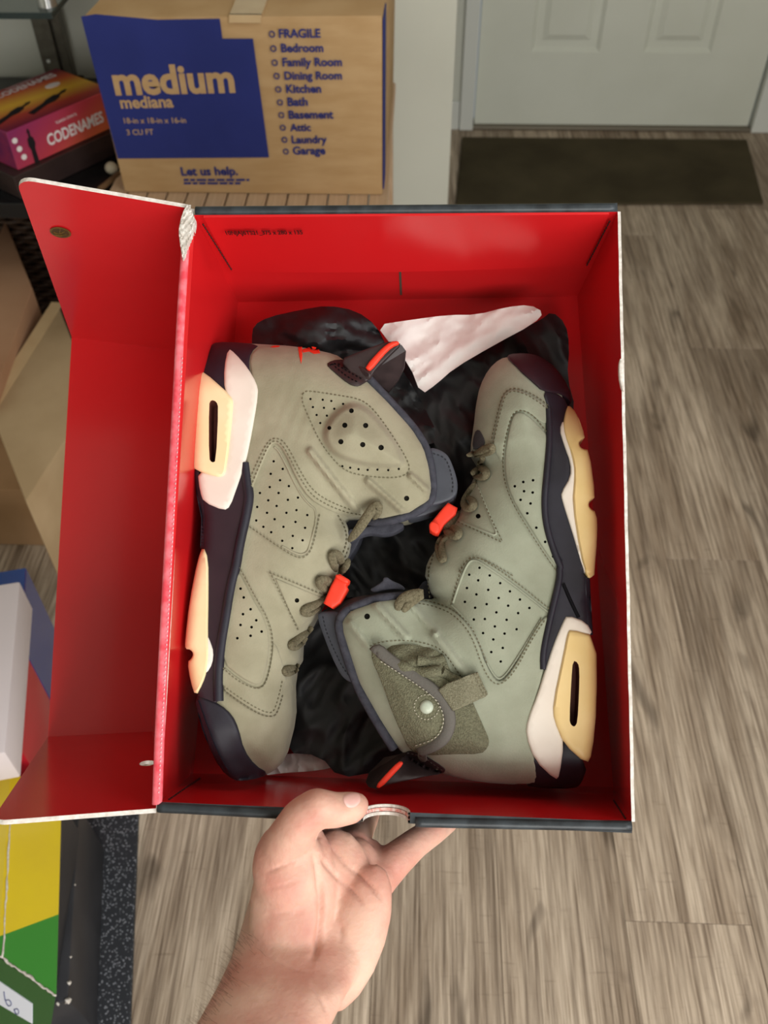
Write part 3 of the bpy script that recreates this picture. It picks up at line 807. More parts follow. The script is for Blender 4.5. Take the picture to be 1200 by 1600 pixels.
stL = [zA((288, 690), (330, 585), (366, 505), (392, 490), (425, 510), (490, 640), (540, 715), (605, 755), (680, 785), (740, 795)),
       zA((285, 655), (318, 580), (358, 498), (392, 478), (436, 500), (502, 632), (550, 700), (612, 740), (700, 775)),
       cat_(zA((505, 300), (520, 287), (640, 305), (740, 322), (790, 360), (850, 440), (920, 550), (942, 600), (930, 630), (880, 645), (780, 640), (680, 620), (620, 560), (570, 490), (530, 400), (500, 330), (505, 300)))]
stitches('ankle_stitching', stL, addz(zL, .0021), M_thread, SL)
stL2 = [zA((290, 845), (420, 935), (480, 970), (515, 968), (545, 930), (575, 785)), zA((650, 800), (680, 850), (685, 900), (670, 950), (650, 990)),
        zB((245, 95), (275, 150), (315, 225), (360, 300), (384, 380), (378, 470), (358, 562), (330, 592), (285, 582), (230, 552), (172, 500)),
        zB((170, 572), (250, 630), (330, 678), (374, 690), (390, 678), (412, 600), (420, 560)), zB((170, 590), (250, 650), (330, 697), (380, 706), (402, 690), (426, 605)),
        zB((372, 118), (440, 255), (490, 360)), zB((372, 118), (470, 158), (592, 210)), zB((690, 20), (672, 70), (650, 110))]
stitches('panel_stitching', stL2, addz(zL, .0013), M_thread, SL)
# raised seam edge of the quarter panel
tubeobj('quarter_piping', PBv(chaikin(qp[:9], 2, False), zL(chaikin(qp[:9], 2, False))+.0001), .0008, M_suede, SL, 6, sm=0)
# collar edge, lining, tongue
def rim(name, line, zf, rad, M, parent, off=0., sm=2):
    line = even(chaikin(line, sm, False), 4); return tubeobj(name, PBv(line, zf(line)+off), rad, M, parent, 8, sm=0)
rim('collar_edge', zA((775, 240), (850, 322), (952, 432), (1006, 515), (1028, 600), (1036, 690), (1024, 748), (942, 798), (830, 826), (750, 818)), zL, .0030, M_charcoal, SL, -.0015)
lining('lining', UL2[1:], LM, zL, SL)
flat = lambda z: (lambda p: np.full(len(p), float(z)))
cap('tongue', zA((990, 560), (1012, 535), (1030, 518), (1082, 538), (1108, 572), (1138, 665), (1130, 722), (1060, 752), (990, 760)), flat(-.068), [M_tongue], SL, .002, .034, g=6, r=5, closebottom=True)
stitches('tongue_stitching', [zA((1040, 545), (1078, 558), (1098, 585), (1118, 665), (1112, 705))], flat(-.0658), mat('dark_thread', rgb(34, 34, 40), .8), SL)
cap('tongue_base', zA((1010, 745), (1062, 742), (1130, 722), (1110, 742), (1050, 780), (945, 812), (925, 800)), flat(-.072), [M_tongue], SL, .0015, .02, g=6, r=4, closebottom=True)
cap('tongue_loop', zA((690, 850), (720, 855), (800, 832), (900, 825), (918, 832), (910, 852), (845, 880), (780, 868), (735, 880), (700, 905), (680, 900)), flat(-.078), [M_charcoal], SL, .0015, .012, g=6, r=3, closebottom=True)
cap('tongue_lining', zA((640, 800), (740, 812), (745, 870), (720, 930), (680, 990), (650, 1043), (630, 1000), (640, 900)), flat(-.092), [M_charcoal], SL, .001, .02, g=7, r=3, closebottom=True)

# sole units
def unit(name, poly, zf, zmid, M, parent, off, holes=(), hd=.012, sp=1, r=4):
    return cap(name, poly, zf, M if isinstance(M, list) else [M], parent, off, g=7, r=r, mirror=zmid, holes=holes, hdepth=hd, smooth_poly=sp)
zLs = zL
unit('heel_counter', zA((70, 202), (85, 140), (130, 95), (190, 88), (330, 98), (292, 130), (282, 185), (300, 240), (290, 300), (180, 300), (100, 215)), zLs, LM, M_navy, SL, .0016)
unit('midsole', cat_(zA((68, 615), (240, 560), (272, 572), (286, 680), (293, 725), (280, 800), (252, 920)), zB((240, 90), (216, 180), (198, 300), (180, 400), (166, 520), (170, 660), (70, 640), (80, 600), (60, 540), (60, 300), (85, 100), (95, 30)), zA((96, 900), (100, 800), (85, 720))), zLs, LM, M_plum, SL, .0016)
rim('midsole_lip', cat_(zA((268, 585), (280, 680), (286, 725), (272, 800), (244, 920)), zB((232, 90), (208, 180), (190, 300), (172, 400), (158, 520), (160, 650))), zLs, .0034, M_navy, SL, .0006)
wingL = zA((200, 116), (225, 133), (280, 195), (316, 258), (323, 300), (300, 440), (272, 580), (236, 680), (208, 760), (182, 777), (100, 742), (84, 700), (74, 615), (150, 625), (190, 600), (206, 400), (212, 335), (184, 288), (183, 190))
cap('heel_wing', wingL, zLs, [M_white], SL, .0036, .008, g=7, r=4, smooth_poly=1)
slotL = chaikin(zA((130, 325), (152, 332), (160, 358), (150, 575), (134, 582), (121, 565), (121, 345)), 1)
unit('heel_unit', zA((72, 208), (98, 208), (212, 308), (224, 340), (194, 610), (182, 638), (150, 642), (62, 608), (51, 590), (54, 400), (62, 225)), zLs, LM, [M_cream, M_slot], SL, .0056, [slotL], .014)
unit('outsole_shank', cat_(zA((60, 610), (80, 612), (98, 740), (104, 810), (100, 935), (86, 930), (90, 810), (72, 720))), zLs, LM, M_navy, SL, .002, sp=0, r=2)
unit('forefoot_unit', zB((97, 8), (118, 60), (119, 200), (116, 372), (120, 440), (112, 520), (95, 570), (66, 622), (46, 560), (33, 480), (50, 468), (58, 447), (46, 430), (25, 428), (23, 400), (42, 230), (76, 60)), zLs, LM, M_cream, SL, .0045, sp=1, r=3)
cap('forefoot_wedge', zB((112, 365), (128, 400), (141, 440), (136, 488), (112, 528), (100, 520)), zLs, [M_white], SL, .0030, .006, g=5, r=3, smooth_poly=1)
unit('toe_rubber', zB((60, 618), (110, 632), (168, 655), (215, 698), (240, 750), (262, 840), (310, 905), (362, 934), (335, 952), (260, 967), (218, 961), (168, 920), (118, 820), (85, 730)), zLs, LM, M_navy, SL, .0030, sp=1)
stitches('toe_ridge', [zB((75, 640), (110, 740), (150, 840), (200, 930))], addz(zLs, .0032), M_navy, SL, pitch=3, ln=4.5, wd=3, h=.0006)
# pull tab: leather base sewn to the heel, loop standing off it, red bar on top
zt_ = float(zL(zA((680, 200)))[0])
base = zA((598, 180), (622, 165), (660, 160), (700, 165), (770, 205), (790, 232), (745, 265), (722, 272), (690, 262), (622, 206))
cap('pull_tab', base, lambda p: np.maximum(zL(p), zt_-.012), [M_tab], SL, .0040, .006, g=6, r=3, smooth_poly=1, closebottom=True)
stitches('tab_stitching', [zA((625, 180), (690, 235), (735, 255)), zA((635, 178), (700, 215), (745, 240)), zA((618, 182), (628, 176), (660, 180))], addz(lambda p: np.maximum(zL(p), zt_-.012), .0042), M_lining, SL)
def ribbon(name, pts, zs, widthvec, th, M, parent, sm=2):
    """strap: centre line in pixels with heights, swept by a world width vector"""
    P = PBv(np.array(pts), np.array(zs)); P = chaikin(P, sm, False); wv = np.asarray(widthvec)
    n = len(P); t = np.gradient(P, axis=0); nn = np.cross(t, wv); nn /= np.linalg.norm(nn, axis=1)[:, None]+1e-12
    V = list(P-wv/2+nn*th/2)+list(P+wv/2+nn*th/2)+list(P+wv/2-nn*th/2)+list(P-wv/2-nn*th/2); Fc = []
    for j in range(4):
        for i in range(n-1): Fc.append((j*n+i, j*n+i+1, ((j+1) % 4)*n+i+1, ((j+1) % 4)*n+i))
    Fc += [(0, n, 2*n, 3*n), (4*n-1, 3*n-1, 2*n-1, n-1)]
    return mk(name, V, Fc, M, parent, None, True, 40)
# upper and lower leaves of the loop
loopo = zA((660, 160), (720, 135), (790, 108), (850, 88), (892, 92), (918, 112), (912, 150), (880, 180), (840, 205), (795, 236), (770, 215), (720, 185))
cap('pull_loop', zA((655, 162), (720, 135), (790, 108), (850, 88), (890, 90), (905, 100), (870, 132), (800, 200), (778, 238), (745, 262), (700, 215)), flat(zt_+.004), [M_tab], SL, .0015, .004, g=6, r=3, smooth_poly=1, closebottom=True)
wv = (PB(*zA((905, 180))[0], zt_-.012)-PB(*zA((840, 235))[0], zt_+.002))
V = PBv(zA((905, 100), (924, 125), (918, 190), (895, 240), (855, 292), (815, 262), (775, 236), (800, 200), (850, 150)), np.array([zt_+.003, zt_, zt_-.012, zt_-.018, zt_-.022, zt_-.012, zt_-.001, zt_+.001, zt_+.003]))
mk('pull_loop_inner', list(V)+list(V-BN*.003), [tuple(range(9))[::-1], tuple(range(9, 18))]+[(i, (i+1) % 9, 9+(i+1) % 9, 9+i) for i in range(9)], M_tab, SL, None, False)
rb = zA((757, 190), (768, 205), (783, 203), (832, 142), (868, 108), (897, 97), (892, 85), (862, 88), (825, 115))
cap('red_bar', rb, flat(zt_+.0062), [M_infra], SL, .0022, .003, g=5, r=3, smooth_poly=1, closebottom=True)
# heel embroidery
for pl in (((370, 110), (388, 104), (410, 104), (408, 109), (386, 112)), ((484, 109), (500, 109), (502, 145), (497, 178), (490, 150)), ((500, 120), (530, 112), (545, 122), (570, 120), (575, 135), (550, 138), (530, 128), (505, 132)),
           ((540, 108), (558, 112), (552, 120), (542, 116))):
    cap('heel_embroidery', zA(*pl), addz(zL, .0018), [M_infra], SL, .0008, .001, g=4, r=1.5, smooth_poly=0)
# laces
def lace(parent, pts, zf, rad=.0034, lift=.003, flatn=.5, M=None):
    rad *= .82
    pts = np.array(pts, float); pp_ = chaikin(pts, 2, False); z = zf(pp_)
    base_ = np.sin(np.linspace(0, math.pi, len(pp_)))
    P = PBv(pp_, z+lift*base_+.0008)
    return tubeobj('lace', P, [rad*.35, rad*.8, rad, rad, rad, rad, rad*.8, rad*.35], M or M_lace, parent, 10, flatn, sm=0)
zLl = lambda p: np.maximum(zL(p), LM+.006)
lace(SL, zA((690, 900), (720, 870), (760, 810), (790, 765), (812, 752), (806, 790), (790, 808)), lambda p: np.maximum(zL(p), -.062), .0042, .008)
lace(SL, zB((640, 112), (628, 80), (620, 42), (645, 38), (660, 70), (672, 118)), zLl, .0036, .005)
lace(SL, zB((640, 188), (590, 182), (566, 155), (590, 140), (630, 170), (642, 200)), zLl, .0036, .006)
lace(SL, zB((600, 205), (560, 245), (520, 262), (505, 275), (530, 285), (575, 255)), zLl, .0036, .004)
lace(SL, zB((545, 340), (510, 365), (470, 400), (455, 415), (480, 420), (520, 380)), zLl, .0036, .004)
lace(SL, zB((490, 495), (455, 505), (425, 515), (440, 530), (485, 512)), zLl, .0030, .003)
lace(SL, zB((690, 60), (680, 95), (650, 120), (640, 135)), zLl, .0030, .002)
# lace lock
lk = zB((588, 242), (618, 170), (628, 152), (640, 128), (655, 122), (692, 145), (680, 170), (686, 182), (655, 240), (622, 262))
cap('lace_lock', lk, flat(-.060), [M_infra], SL, .002, .012, g=6, r=3, smooth_poly=0, closebottom=True)
cap('lock_cap', zB((632, 135), (645, 120), (693, 146), (684, 166)), flat(-.0555), [M_infra], SL, .0018, .012, g=5, r=3, smooth_poly=1, closebottom=True)

# ---- right-hand sneaker: heel towards the hand, pocket side up
UR1 = cat_(zC((850, 372), (830, 285), (760, 180), (680, 122), (600, 104), (520, 110), (470, 135), (410, 190), (365, 280), (345, 380), (335, 480), (316, 605), (372, 690), (330, 760), (300, 850), (252, 950), (200, 1020), (150, 1110), (90, 1195), (80, 1267)),
           zD((462, 95), (482, 165), (500, 192)))
UR2 = zD((500, 192), (440, 190), (350, 186), (270, 196), (165, 232), (132, 275), (137, 325), (200, 520), (280, 660), (350, 770), (400, 812))
UR3 = zD((400, 812), (470, 850), (560, 882), (680, 907), (850, 917), (900, 928), (1045, 932))
SLR = cat_(zC((850, 372), (915, 545), (935, 610), (970, 860), (978, 1050), (962, 1260)), zD((1120, 100), (1100, 200), (1130, 340), (1130, 600), (1112, 800), (1070, 915), (1045, 932)))
RM = -.084
ribsR = [(zD((165, 285), (240, 375)), .0034, 5), (zD((270, 212), (385, 335)), .0040, 6), (zD((410, 215), (500, 320)), .0030, 6), (zD((500, 330), (615, 480)), .0040, 7)]
def zR(p, relief=True):
    T = thick(p[:, 1], ((555, 640, 760, 900, 1060, 1230), (.040, .047, .049, .044, .040, .036)))
    T = T*(1-.22*sstep((800-p[:, 0])/260)*sstep((p[:, 1]-860)/130))
    z = RM+T*rnd(dist(p, UR1), 112, .04)*rnd(dist(p, UR2), 60, .62)*rnd(dist(p, UR3), 60, .15)*rnd(dist(p, SLR), 15, .84)
    if not relief: return z
    for a, h, wd in ribsR: z = z+h*sstep(1.4-dist(p, a)/wd)
    return z
SR = empty('sneaker', tuple(PB(790, 900, -DB+.006)))
tag(SR, 'olive suede high-top sneaker with heel towards the hand, canvas snap pocket showing', 'shoe', 'pair of sneakers in the red shoe box')
underR = cat_(zD((1000, 850), (985, 600), (1010, 300), (1030, 100)), zC((880, 1200), (820, 950), (840, 750), (790, 560), (790, 400)))
toeR = zC((800, 330), (760, 250), (700, 190), (600, 130), (520, 125))
polyR = cat_(UR1[6:], UR2[1:], UR3[1:5], underR, toeR)
fhR = holeset(*zC((548, 799), (592, 777), (643, 768), (596, 825), (641, 832), (578, 870), (630, 889), (613, 940), (660, 1015), (706, 1089), (747, 1165)), r=2.2)
gR = circ(zC((357, 955))[0], 3.8, 10)
qhR = holeset(*zD((673, 68), (633, 95), (713, 98), (668, 117), (754, 128), (624, 147), (707, 154), (792, 160), (661, 172), (748, 186), (831, 192), (616, 201), (701, 210), (785, 216), (868, 225), (656, 224),
                  (739, 242), (824, 245), (651, 270), (694, 268), (779, 271), (733, 297), (818, 308), (687, 323), (771, 325), (727, 348), (764, 381), (719, 397), (756, 434)), r=2.1)
shoe_body('upper', polyR, lambda p: zR(p, False), RM, [M_suede2, M_hole], SR, UR2, fhR+qhR+[gR])
ovR = zD((430, 196), (500, 206), (570, 232), (630, 290), (665, 350), (700, 450), (732, 505), (758, 512), (800, 470), (870, 340), (925, 255), (955, 270), (925, 470), (870, 650), (860, 720), (890, 820), (900, 905), (850, 914), (680, 904), (560, 880), (470, 848), (402, 812),
         (350, 768), (280, 658), (202, 520), (139, 325), (135, 277), (167, 236), (270, 200), (350, 190))
eyeR = circ(zD((234, 258))[0], 4.6, 12)
cap('ankle_overlay', ovR, zR, [M_suede2, M_hole], SR, .0018, .002, holes=[eyeR], hdepth=.0013, g=3.6, r=2.5, smooth_poly=1)
fpR = zC((560, 412), (610, 425), (680, 490), (730, 555), (732, 620), (722, 720), (712, 900), (720, 1010), (775, 1200), (762, 1215), (700, 1130), (620, 1000), (560, 910), (510, 800), (495, 700), (500, 600), (520, 500), (535, 440))
cap('side_panel', fpR, zR, [M_suede2, M_hole], SR, .0014, .002, holes=fhR, g=6, r=2.5, smooth_poly=1)
vamR = zC((530, 292), (590, 305), (660, 340), (718, 385), (725, 470), (690, 470), (630, 420), (590, 402), (545, 412), (520, 460), (495, 570), (482, 680), (455, 640), (432, 590), (445, 500), (470, 380), (490, 320))
cap('vamp_overlay', vamR, zR, [M_suede2], SR, .0012, .002, g=6, r=2.5, smooth_poly=1)
triR = zC((350, 790), (385, 880), (430, 990), (462, 1065), (400, 1040), (320, 1005), (262, 985), (290, 900))
cap('lace_gusset', triR, zR, [M_suede2, M_hole], SR, -.0006, .002, holes=[gR], g=6, r=2.5, smooth_poly=0)
stR = [zD((440, 207), (500, 218), (565, 246), (620, 300), (652, 358), (686, 458), (722, 518), (758, 526), (810, 478), (880, 345), (932, 268)),
       zD((450, 192), (510, 205), (578, 235), (636, 290), (672, 360), (706, 450)), zD((768, 508), (815, 450), (870, 350), (918, 268)),
       zD((250, 372), (290, 356), (400, 350), (500, 372), (545, 410), (590, 480), (610, 500))]
stitches('ankle_stitching', stR, addz(zR, .0020), M_thread, SR)
qR2 = zD((570, 205), (600, 110), (630, 45), (655, 36), (690, 55), (800, 130), (945, 245))
stR2 = [zD((562, 210), (590, 105), (622, 35), (655, 24), (698, 42), (810, 118), (950, 232)), zD((478, 180), (468, 100), (490, 20)), zC((100, 1267), (96, 1220)),
        zC((715, 395), (660, 350), (590, 312), (530, 300), (498, 328), (478, 390), (452, 500), (435, 580)), zC((718, 375), (660, 330), (590, 296), (530, 285), (486, 315), (465, 385), (440, 490), (425, 560)),
        zC((735, 545), (680, 470), (625, 415), (570, 402), (535, 425), (512, 500), (490, 600), (484, 700), (500, 800), (545, 905), (610, 1010), (700, 1150), (770, 1250)),
        zC((345, 780), (420, 960), (488, 1095)), zC((255, 985), (350, 1030), (488, 1095)), zC((260, 1240), (290, 1190), (340, 1165), (420, 1195), (540, 1267)), zC((300, 845), (345, 770))]
stitches('panel_stitching', stR2, addz(zR, .0012), M_thread, SR)
for nm, l in (('quarter_piping', qR2), ('quarter_piping', zD((565, 215), (630, 285), (668, 350), (705, 448), (738, 500), (760, 503), (800, 455), (920, 258))), ('gusset_piping', zC((350, 790), (430, 985), (462, 1062), (400, 1040), (262, 985)))):
    l = even(chaikin(l, 2, False), 4); tubeobj(nm, PBv(l, zR(l)+.0002), .0008, M_suede2, SR, 6, sm=0)
rim('collar_edge', zD((440, 184), (350, 180), (268, 190), (158, 228), (124, 272), (128, 326), (192, 524), (272, 666), (342, 778)), zR, .0034, M_charcoal, SR, -.0015)
lining('lining', UR2, RM, zR, SR)
cap('tongue', zD((35, 250), (60, 238), (130, 235), (150, 300), (230, 520), (200, 524), (185, 522), (138, 500), (100, 425), (70, 350)), flat(-.070), [M_tongue], SR, .002, .034, g=6, r=5, closebottom=True)
stitches('tongue_stitching', [zD((62, 262), (72, 310), (100, 380), (150, 480), (185, 500))], flat(-.0678), MATS['dark_thread'], SR)
cap('tongue_base', zD((40, 262), (60, 240), (130, 205), (190, 180), (300, 165), (400, 160), (420, 190), (300, 200), (180, 230), (140, 260)), flat(-.074), [M_tab], SR, .002, .024, g=6, r=5, closebottom=True)
cap('tongue_loop', zD((246, 150), (262, 142), (296, 120), (296, 108), (312, 103), (330, 118), (372, 135), (386, 155), (340, 150), (300, 155), (262, 165), (250, 160)), flat(-.064), [M_charcoal], SR, .0015, .006, g=5, r=3, closebottom=True)
cap('tongue_lining', zD((420, 165), (470, 100), (500, 190), (450, 200)), flat(-.094), [M_charcoal], SR, .001, .02, g=7, r=3, closebottom=True)
# sole
unit('heel_counter', zD((870, 800), (900, 820), (968, 890), (1000, 750), (1010, 740), (1096, 838), (1072, 912), (1042, 932), (900, 928), (850, 917), (888, 860)), zR, RM, M_navy, SR, .0016)
unit('midsole', cat_(zC((690, 300), (760, 310), (826, 360), (812, 440), (800, 460), (840, 640), (840, 760), (830, 850), (880, 1000), (930, 1220)), zD((1075, 80), (1092, 110), (1105, 330), (1010, 420), (925, 490), (922, 400), (952, 265), (992, 110), (975, 20)), zC((795, 1200), (760, 1140), (718, 1010), (706, 880), (724, 720), (736, 540), (730, 410))), zR, RM, M_navy, SR, .0018)
rim('midsole_lip', cat_(zC((722, 400), (730, 540), (716, 720), (700, 880), (712, 1010), (754, 1145), (792, 1230)), zD((985, 60), (988, 110), (950, 262), (920, 400), (922, 470))), zR, .0022, M_navy, SR, .0014)
tubeobj('midsole_groove', PBv(zD((1000, 130), (1030, 200), (1060, 262)), zR(zD((1000, 130), (1030, 200), (1060, 262)))+.0018), .0012, M_lining, SR, 6)
cap('forefoot_stripe', zC((800, 452), (812, 500), (850, 640), (864, 720), (858, 790), (850, 890), (892, 1160), (925, 1262), (905, 1240), (850, 1050), (792, 870), (788, 832), (838, 750), (838, 680), (802, 582), (779, 505)), zR, [M_white], SR, .0034, .006, g=5, r=2.5, smooth_poly=1)
unit('forefoot_unit', cat_(zC((828, 372), (872, 420), (916, 543), (900, 552), (882, 566), (884, 588), (900, 604), (936, 610), (969, 856), (945, 868), (932, 886), (936, 912), (975, 936), (979, 1050), (962, 1262)), zD((1122, 92), (1108, 108), (1094, 106), (1068, 40)), zC((920, 1262), (888, 1150), (848, 890), (860, 730), (846, 640), (805, 530), (800, 470), (812, 410))), zR, RM, M_cream2, SR, .0046, sp=1, r=3)
unit('outsole_shank', zD((1082, 100), (1104, 108), (1116, 330), (1096, 330)), zR, RM, M_navy, SR, .002, sp=0, r=2)
cap('heel_wing', zD((1015, 252), (1092, 280), (1118, 332), (1060, 330), (1020, 400), (975, 600), (985, 690), (1003, 752), (986, 880), (970, 897), (888, 820), (853, 720), (860, 660), (900, 560), (925, 480), (960, 370), (998, 280)), zR, [M_white], SR, .0036, .008, g=7, r=4, smooth_poly=1)
slotR = chaikin(zD((1038, 430), (1058, 438), (1064, 470), (1062, 560), (1056, 670), (1045, 690), (1030, 682), (1024, 660), (1032, 500)), 1)
unit('heel_unit', zD((1028, 306), (1130, 336), (1132, 600), (1114, 795), (1092, 836), (1003, 756), (962, 665), (958, 600), (1000, 400), (1014, 325)), zR, RM, [M_cream2, M_slot], SR, .0056, [slotR], .014)
unit('toe_rubber', zC((505, 130), (520, 110), (600, 104), (680, 120), (762, 180), (832, 285), (852, 375), (800, 318), (692, 304), (640, 255), (588, 210), (545, 165)), zR, RM, M_plum, SR, .0030, sp=1)
# vamp vent near the toe
cap('toe_vent', zC((325, 600), (335, 520), (360, 500), (385, 540), (395, 580), (350, 610)), zR, [mat('vent_grey', rgb(66, 66, 70), .7, .3, bump=.8, bscale=900, bdist=.001)], SR, .0010, .002, g=4, r=2, smooth_poly=1)
# pocket
zp = addz(zR, .0022)
pk = zD((300, 372), (420, 366), (495, 384), (530, 410), (570, 490), (615, 520), (650, 600), (690, 690), (712, 740), (706, 770), (680, 796), (560, 796), (470, 802), (400, 790), (340, 640), (290, 470))
pz_ = lambda p: zp(p)+.0052*sstep(dist(p, pk, True)/26)+.0012*np.sin(p[:, 0]*.11+p[:, 1]*.20)*sstep((1110-p[:, 1])/60)
cap('pocket', pk, pz_, [M_canvas], SR, .001, .004, g=5, r=3, smooth_poly=1)
for l, h in ((zD((430, 430), (500, 440), (540, 420)), .002), (zD((340, 440), (440, 480), (520, 470)), .003), (zD((520, 470), (560, 500), (600, 515)), .003)):
    l = even(chaikin(l, 2, False), 4); tubeobj('pocket_fold', PBv(l, pz_(l)+h-.003), .0038, M_canvas, SR, 8, sm=0)
fl_ = zD((252, 385), (268, 372), (300, 412), (380, 470), (470, 528), (530, 580), (560, 650), (546, 722), (500, 762), (425, 785), (398, 776), (340, 655), (285, 500), (252, 430))
fz = lambda p: zp(p)+.0068+.0030*sstep(dist(p, fl_, True)/30)
cap('pocket_flap', fl_, fz, [M_canvas], SR, .001, .003, g=5, r=3, smooth_poly=1)
bl = even(chaikin(zD((262, 400), (274, 384), (300, 412), (380, 470), (470, 528), (530, 580), (560, 650), (546, 722), (500, 762), (425, 785)), 2, False), 4)
V, Fc = tube(PBv(bl, fz(bl)+.0006), .0040, 8, .45); fo = [o for o in SR.children if o.name.startswith('pocket_flap')][0]
mk('binding', V, Fc, M_binding, fo)
stitches('flap_stitching', [zD((290, 436), (380, 492), (462, 548), (512, 592), (536, 652), (524, 708), (490, 742), (425, 762))], addz(fz, .0022), mat('pale_thread', rgb(176, 170, 152), .8), fo)
stitches('snap_stitching', [circ(zD((466, 612))[0], 19.5, 20)], addz(fz, .0012), MATS['pale_thread'], fo, pitch=5.5, ln=3.4)
sp_ = zD((466, 612))[0]
cap('snap_button', circ(sp_, 10.8, 24), lambda p: fz(p)+.0012*np.clip(1-((p-sp_)**2).sum(1)/120, 0, 1), [M_snap], SR, .0020, .002, g=3, r=3, smooth_poly=0)
st = zD((512, 545), (545, 520), (655, 478), (665, 474), (706, 562), (696, 572), (570, 628))
sz = lambda p: zp(p)+.0050+.0022*sstep((690-p[:, 0])/14+1)
cap('pocket_strap', st, lambda p: zp(p)+.0072*sstep((764-p[:, 0])/40)+.0012, [mat('webbing', rgb(132, 128, 106), .85, .2, col2=rgb(108, 104, 84), nscale=900, stretch=(1, 1, 1), bump=1, bscale=1500, bdist=.001)], SR, .0012, .004, g=5, r=2, smooth_poly=0)
stitches('strap_stitching', [zD((655, 486), (668, 520), (692, 566)), zD((664, 482), (684, 528), (702, 560))], lambda p: zp(p)+.0072*sstep((764-p[:, 0])/40)+.0024, M_thread, SR)
# pull tab at the heel
ztr = float(zR(zD((470, 830)))[0])
cap('pull_tab', zD((392, 782), (430, 788), (480, 812), (530, 845), (542, 858), (530, 872), (450, 886), (340, 910), (270, 930), (300, 890), (350, 830)), lambda p: np.maximum(zR(p), ztr-.014)+.0006, [M_tab], SR, .0034, .006, g=6, r=3, smooth_poly=1, closebottom=True)
V = PBv(zD((365, 795), (400, 780), (330, 870), (272, 932), (240, 925), (228, 905), (240, 870), (300, 810)), np.array([ztr-.004, ztr+.002, ztr+.002, ztr+.002, ztr-.006, ztr-.014, ztr-.020, ztr-.014]))
mk('pull_loop', list(V)+list(V-BN*.003), [tuple(range(8)), tuple(range(8, 16))[::-1]]+[(i, 8+i, 8+(i+1) % 8, (i+1) % 8) for i in range(8)], M_tab, SR, None, False)
cap('red_bar', zD((264, 924), (288, 930), (345, 868), (374, 838), (372, 826), (355, 826), (310, 872)), lambda p: np.full(len(p), max(ztr+.004, float(zR(p).max())+.0055)), [M_infra], SR, .0022, .003, g=5, r=3, smooth_poly=1, closebottom=True)
stitches('tab_stitching', [zD((470, 820), (505, 845), (525, 858)), zD((395, 792), (430, 800))], addz(lambda p: np.maximum(zR(p), ztr-.014), .0044), mat('grey_thread', rgb(100, 94, 92), .8), SR)
cap('tab_anchor', zD((428, 790), (465, 788), (470, 828), (436, 822)), addz(zp, .004), [M_binding], SR, .0015, .004, g=4, r=2, smooth_poly=1)
# laces
zRl = lambda p: np.maximum(zR(p), RM+.006)
lace(SR, zC((300, 640), (350, 625), (400, 600), (428, 592), (430, 612), (395, 628), (340, 645)), zRl, .0034, .003)
lace(SR, zC((320, 735), (355, 715), (375, 700), (400, 722), (395, 748), (360, 752), (330, 745)), zRl, .0036, .005)
lace(SR, zC((360, 690), (378, 660), (384, 645)), zRl, .0026, .003)
lace(SR, zC((290, 850), (330, 870), (335, 905), (300, 918), (280, 890), (310, 830), (345, 780)), zRl, .0036, .005)
lace(SR, zC((185, 1020), (230, 1010), (258, 1035), (248, 1062), (205, 1048), (190, 1020), (240, 960), (262, 930)), zRl, .0036, .005)
lace(SR, zC((195, 1050), (160, 1075), (148, 1120), (160, 1175), (180, 1188), (165, 1130), (175, 1085), (205, 1060)), zRl, .0032, .004)
lace(SR, zD((352, 235), (360, 200), (395, 175), (450, 168), (430, 180), (400, 205), (372, 240)), lambda p: np.maximum(zR(p), -.060), .0044, .006)
lk = zC((102, 1000), (175, 910), (200, 885), (250, 912), (240, 945), (180, 1000), (150, 1050), (105, 1030))
cap('lace_lock', lk, flat(-.066), [M_infra], SR, .002, .012, g=6, r=3, smooth_poly=0, closebottom=True)
cap('lock_cap', zC((100, 1000), (118, 978), (160, 1002), (150, 1052), (108, 1034)), flat(-.062), [M_infra], SR, .0018, .012, g=5, r=3, smooth_poly=1, closebottom=True)

# ------------------------------------------------------------------ tissue paper in the box
M_tisk = mat('black_tissue', rgb(24, 24, 26), .5, .45, col2=rgb(30, 30, 32), nscale=40, bump=.08, bscale=60, bdist=.002)
M_tisw = mat('white_tissue', rgb(226, 218, 214), .8, .2, col2=rgb(216, 206, 202), nscale=40, bump=.25, bscale=60, bdist=.002)
from mathutils import noise as mnoise
def crumple(seed, amp, sc=1.):
    """crinkled paper: ridged folds at three scales, stretched along a random direction"""
    rg = np.random.default_rng(seed); a = rg.uniform(0, math.pi); ca, sa = math.cos(a), math.sin(a)
    def f(p):
        out = np.empty(len(p))
        for i_, (x_, y_) in enumerate(p):
            u, v = (x_*ca+y_*sa)*.6, (-x_*sa+y_*ca)*1.25; z = 0
            for k, wgt in ((.014*sc, 1.), (.034*sc, .5), (.075*sc, .22)):
                z += wgt*(1-2.6*abs(mnoise.noise((u*k+seed, v*k, seed*1.7+k*50))))
            out[i_] = z
        return amp*(out-.8)*1.6
    return f
def tissue(label, poly, base_, amp, M, seed, group, sc=1., g=5.):
    cr = crumple(seed, amp, sc)
    zf = lambda p: np.maximum(base_(p)+cr(p), -DB+.0015)
    o = cap('tissue_paper', np.array(poly, float), zf, [M], None, 0, .0004, g=g, r=2, smooth_poly=1, closebottom=False, jitter=.2)
    o.data.set_sharp_from_angle(angle=math.radians(40))
    centre(o); tag(o, label, 'tissue paper', group); return o
GT = 'sheets of tissue paper in the shoe box'
